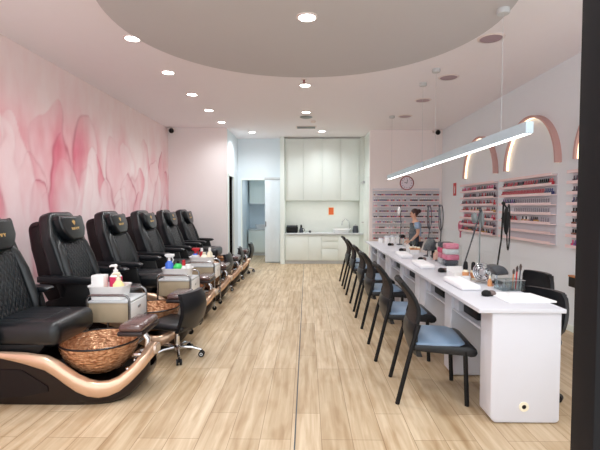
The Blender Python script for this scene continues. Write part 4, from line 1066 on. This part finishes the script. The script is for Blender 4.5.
# faces -x, towards the desk; heights for a 1.5 m person
V = [(.02,0,.80),(.03,0,.95),(.03,0,1.10),(.02,0,1.20),(.0,0,1.265),(-.02,0,1.31)]           # pelvis .. neck base, chin
R_ = [.11,.10,.105,.09,.045,.042]
E_ = [(0,1),(1,2),(2,3),(3,4),(4,5)]
def add(p, r_, to): V.append(p); R_.append(r_); E_.append((to,len(V)-1)); return len(V)-1
h1 = add((-.035,0,1.37),.072,5); h2 = add((-.03,0,1.43),.07,h1); add((-.02,0,1.465),.045,h2)
for s in (-1,1):
    a = add((.02,s*.13,1.205),.05,3); e = add((.03,s*.165,.98),.036,a); w = add((-.09,s*.12,.84),.026,e); hnd = add((-.145,s*.10,.80),.028,w)
    for k in range(4):
        f1 = add((-.182,s*(.1-.024+.016*k),.785),.0085,hnd); add((-.205+.004*abs(k-1.5),s*(.1-.022+.015*k),.762),.0075,f1)
    th = add((-.155,s*.07,.79),.0095,hnd); add((-.18,s*.06,.778),.008,th)
    k1 = add((.02,s*.075,.74),.085,0); k2 = add((.01,s*.08,.42),.055,k1); an = add((.035,s*.08,.07),.034,k2); add((-.10,s*.085,.03),.03,an)
body = skin_mesh('body', V, E_, R_, M['skin'], pr)
b = MB(); b.ball((-.095,0,1.385),.014,(1.2,.7,1.2)); obj('nose', b, M['skin'], pr)
for s in (-1,1):
    obj('eye', MB().ball((-.094,s*.028,1.405),.008), M['dgrey'], pr); obj('ear', MB().ball((-.025,s*.073,1.39),.02,(.8,.35,1.3)), M['skin'], pr)
obj('mouth', MB().ball((-.094,0,1.345),.014,(.35,1,.3)), mat('lips', srgb(176,96,92), .5), pr)
b = MB(); b.ball((.0,0,1.425),.088,(1.0,.95,.95),20); b.ball((.085,0,1.45),.045,(1,1,1),14)
obj('hair', b, M['hair'], pr)
skin_mesh('shirt', [(.03,0,.84),(.03,0,1.0),(.03,0,1.12),(.02,0,1.2),(.02,.135,1.2),(.005,.178,1.07),(.02,-.135,1.2),(.005,-.178,1.07)], [(0,1),(1,2),(2,3),(3,4),(4,5),(3,6),(6,7)], [.125,.115,.12,.1,.065,.058,.065,.058], M['shirt'], pr)
b = MB(); secs = []
for zz_, f in ((.52,.17),(.7,.175),(.86,.165),(1.0,.15),(1.12,.12),(1.2,.09)):
    ring = [(.03-(.15 if zz_ < 1.1 else .135)*math.cos(a), f*math.sin(a)*1.05, zz_) for a in [math.radians(-95+190*k/12) for k in range(13)]]
    secs.append(ring+[(p[0]+.008,p[1]*.96,p[2]) for p in reversed(ring)])
obj('apron', b.loft(secs), M['apron'], pr, ang=60)
skin_mesh('trousers', [(.02,0,.83),(.02,.08,.74),(.012,.083,.42),(.035,.083,.1),(.02,-.08,.74),(.012,-.083,.42),(.035,-.083,.1)], [(0,1),(1,2),(2,3),(0,4),(4,5),(5,6)], [.125,.1,.07,.055,.1,.07,.055], M['apron'], pr)
for s in (-1,1): obj('shoe', MB().box(-.13,.085,s*.085-.042,s*.085+.042,0,.07,.028,3), M['blackp'], pr)

# ------------------------------------------------------------------ light, world, camera
spot(-1.43,12.9,2.55, 17)  # added beam without a fitting, brightens the wash room
l = bpy.data.lights.new('under cabinet strip','AREA'); l.shape = 'RECTANGLE'; l.size = 1.9; l.size_y = .04; l.energy = 4; l.color = (1,.99,.95)  # unseen fill added to brighten the kitchen splashback
o = bpy.data.objects.new('under_cabinet_light', l); o.location = (.41,11.72,1.70); COL.objects.link(o)
W = bpy.data.worlds.new('mall light'); S.world = W; W.use_nodes = True
bg = W.node_tree.nodes['Background']; bg.inputs[0].default_value = (.93,.97,1,1); bg.inputs[1].default_value = 1.9
cam = bpy.data.cameras.new('camera'); co = bpy.data.objects.new('camera', cam); COL.objects.link(co)
cam.sensor_fit = 'HORIZONTAL'; cam.sensor_width = 36; cam.lens = 430/600*36; cam.clip_start = .05
co.location = (0,0,1.55); co.rotation_euler = (math.radians(90-2.463), 0, math.radians(.933))
S.camera = co
S.cycles.transparent_max_bounces = 48; S.cycles.max_bounces = 16; S.cycles.diffuse_bounces = 10
S.view_settings.view_transform = 'Standard'; S.view_settings.look = 'None'; S.view_settings.gamma = 1; S.view_settings.use_curve_mapping = False
S.view_settings.exposure = 0.2
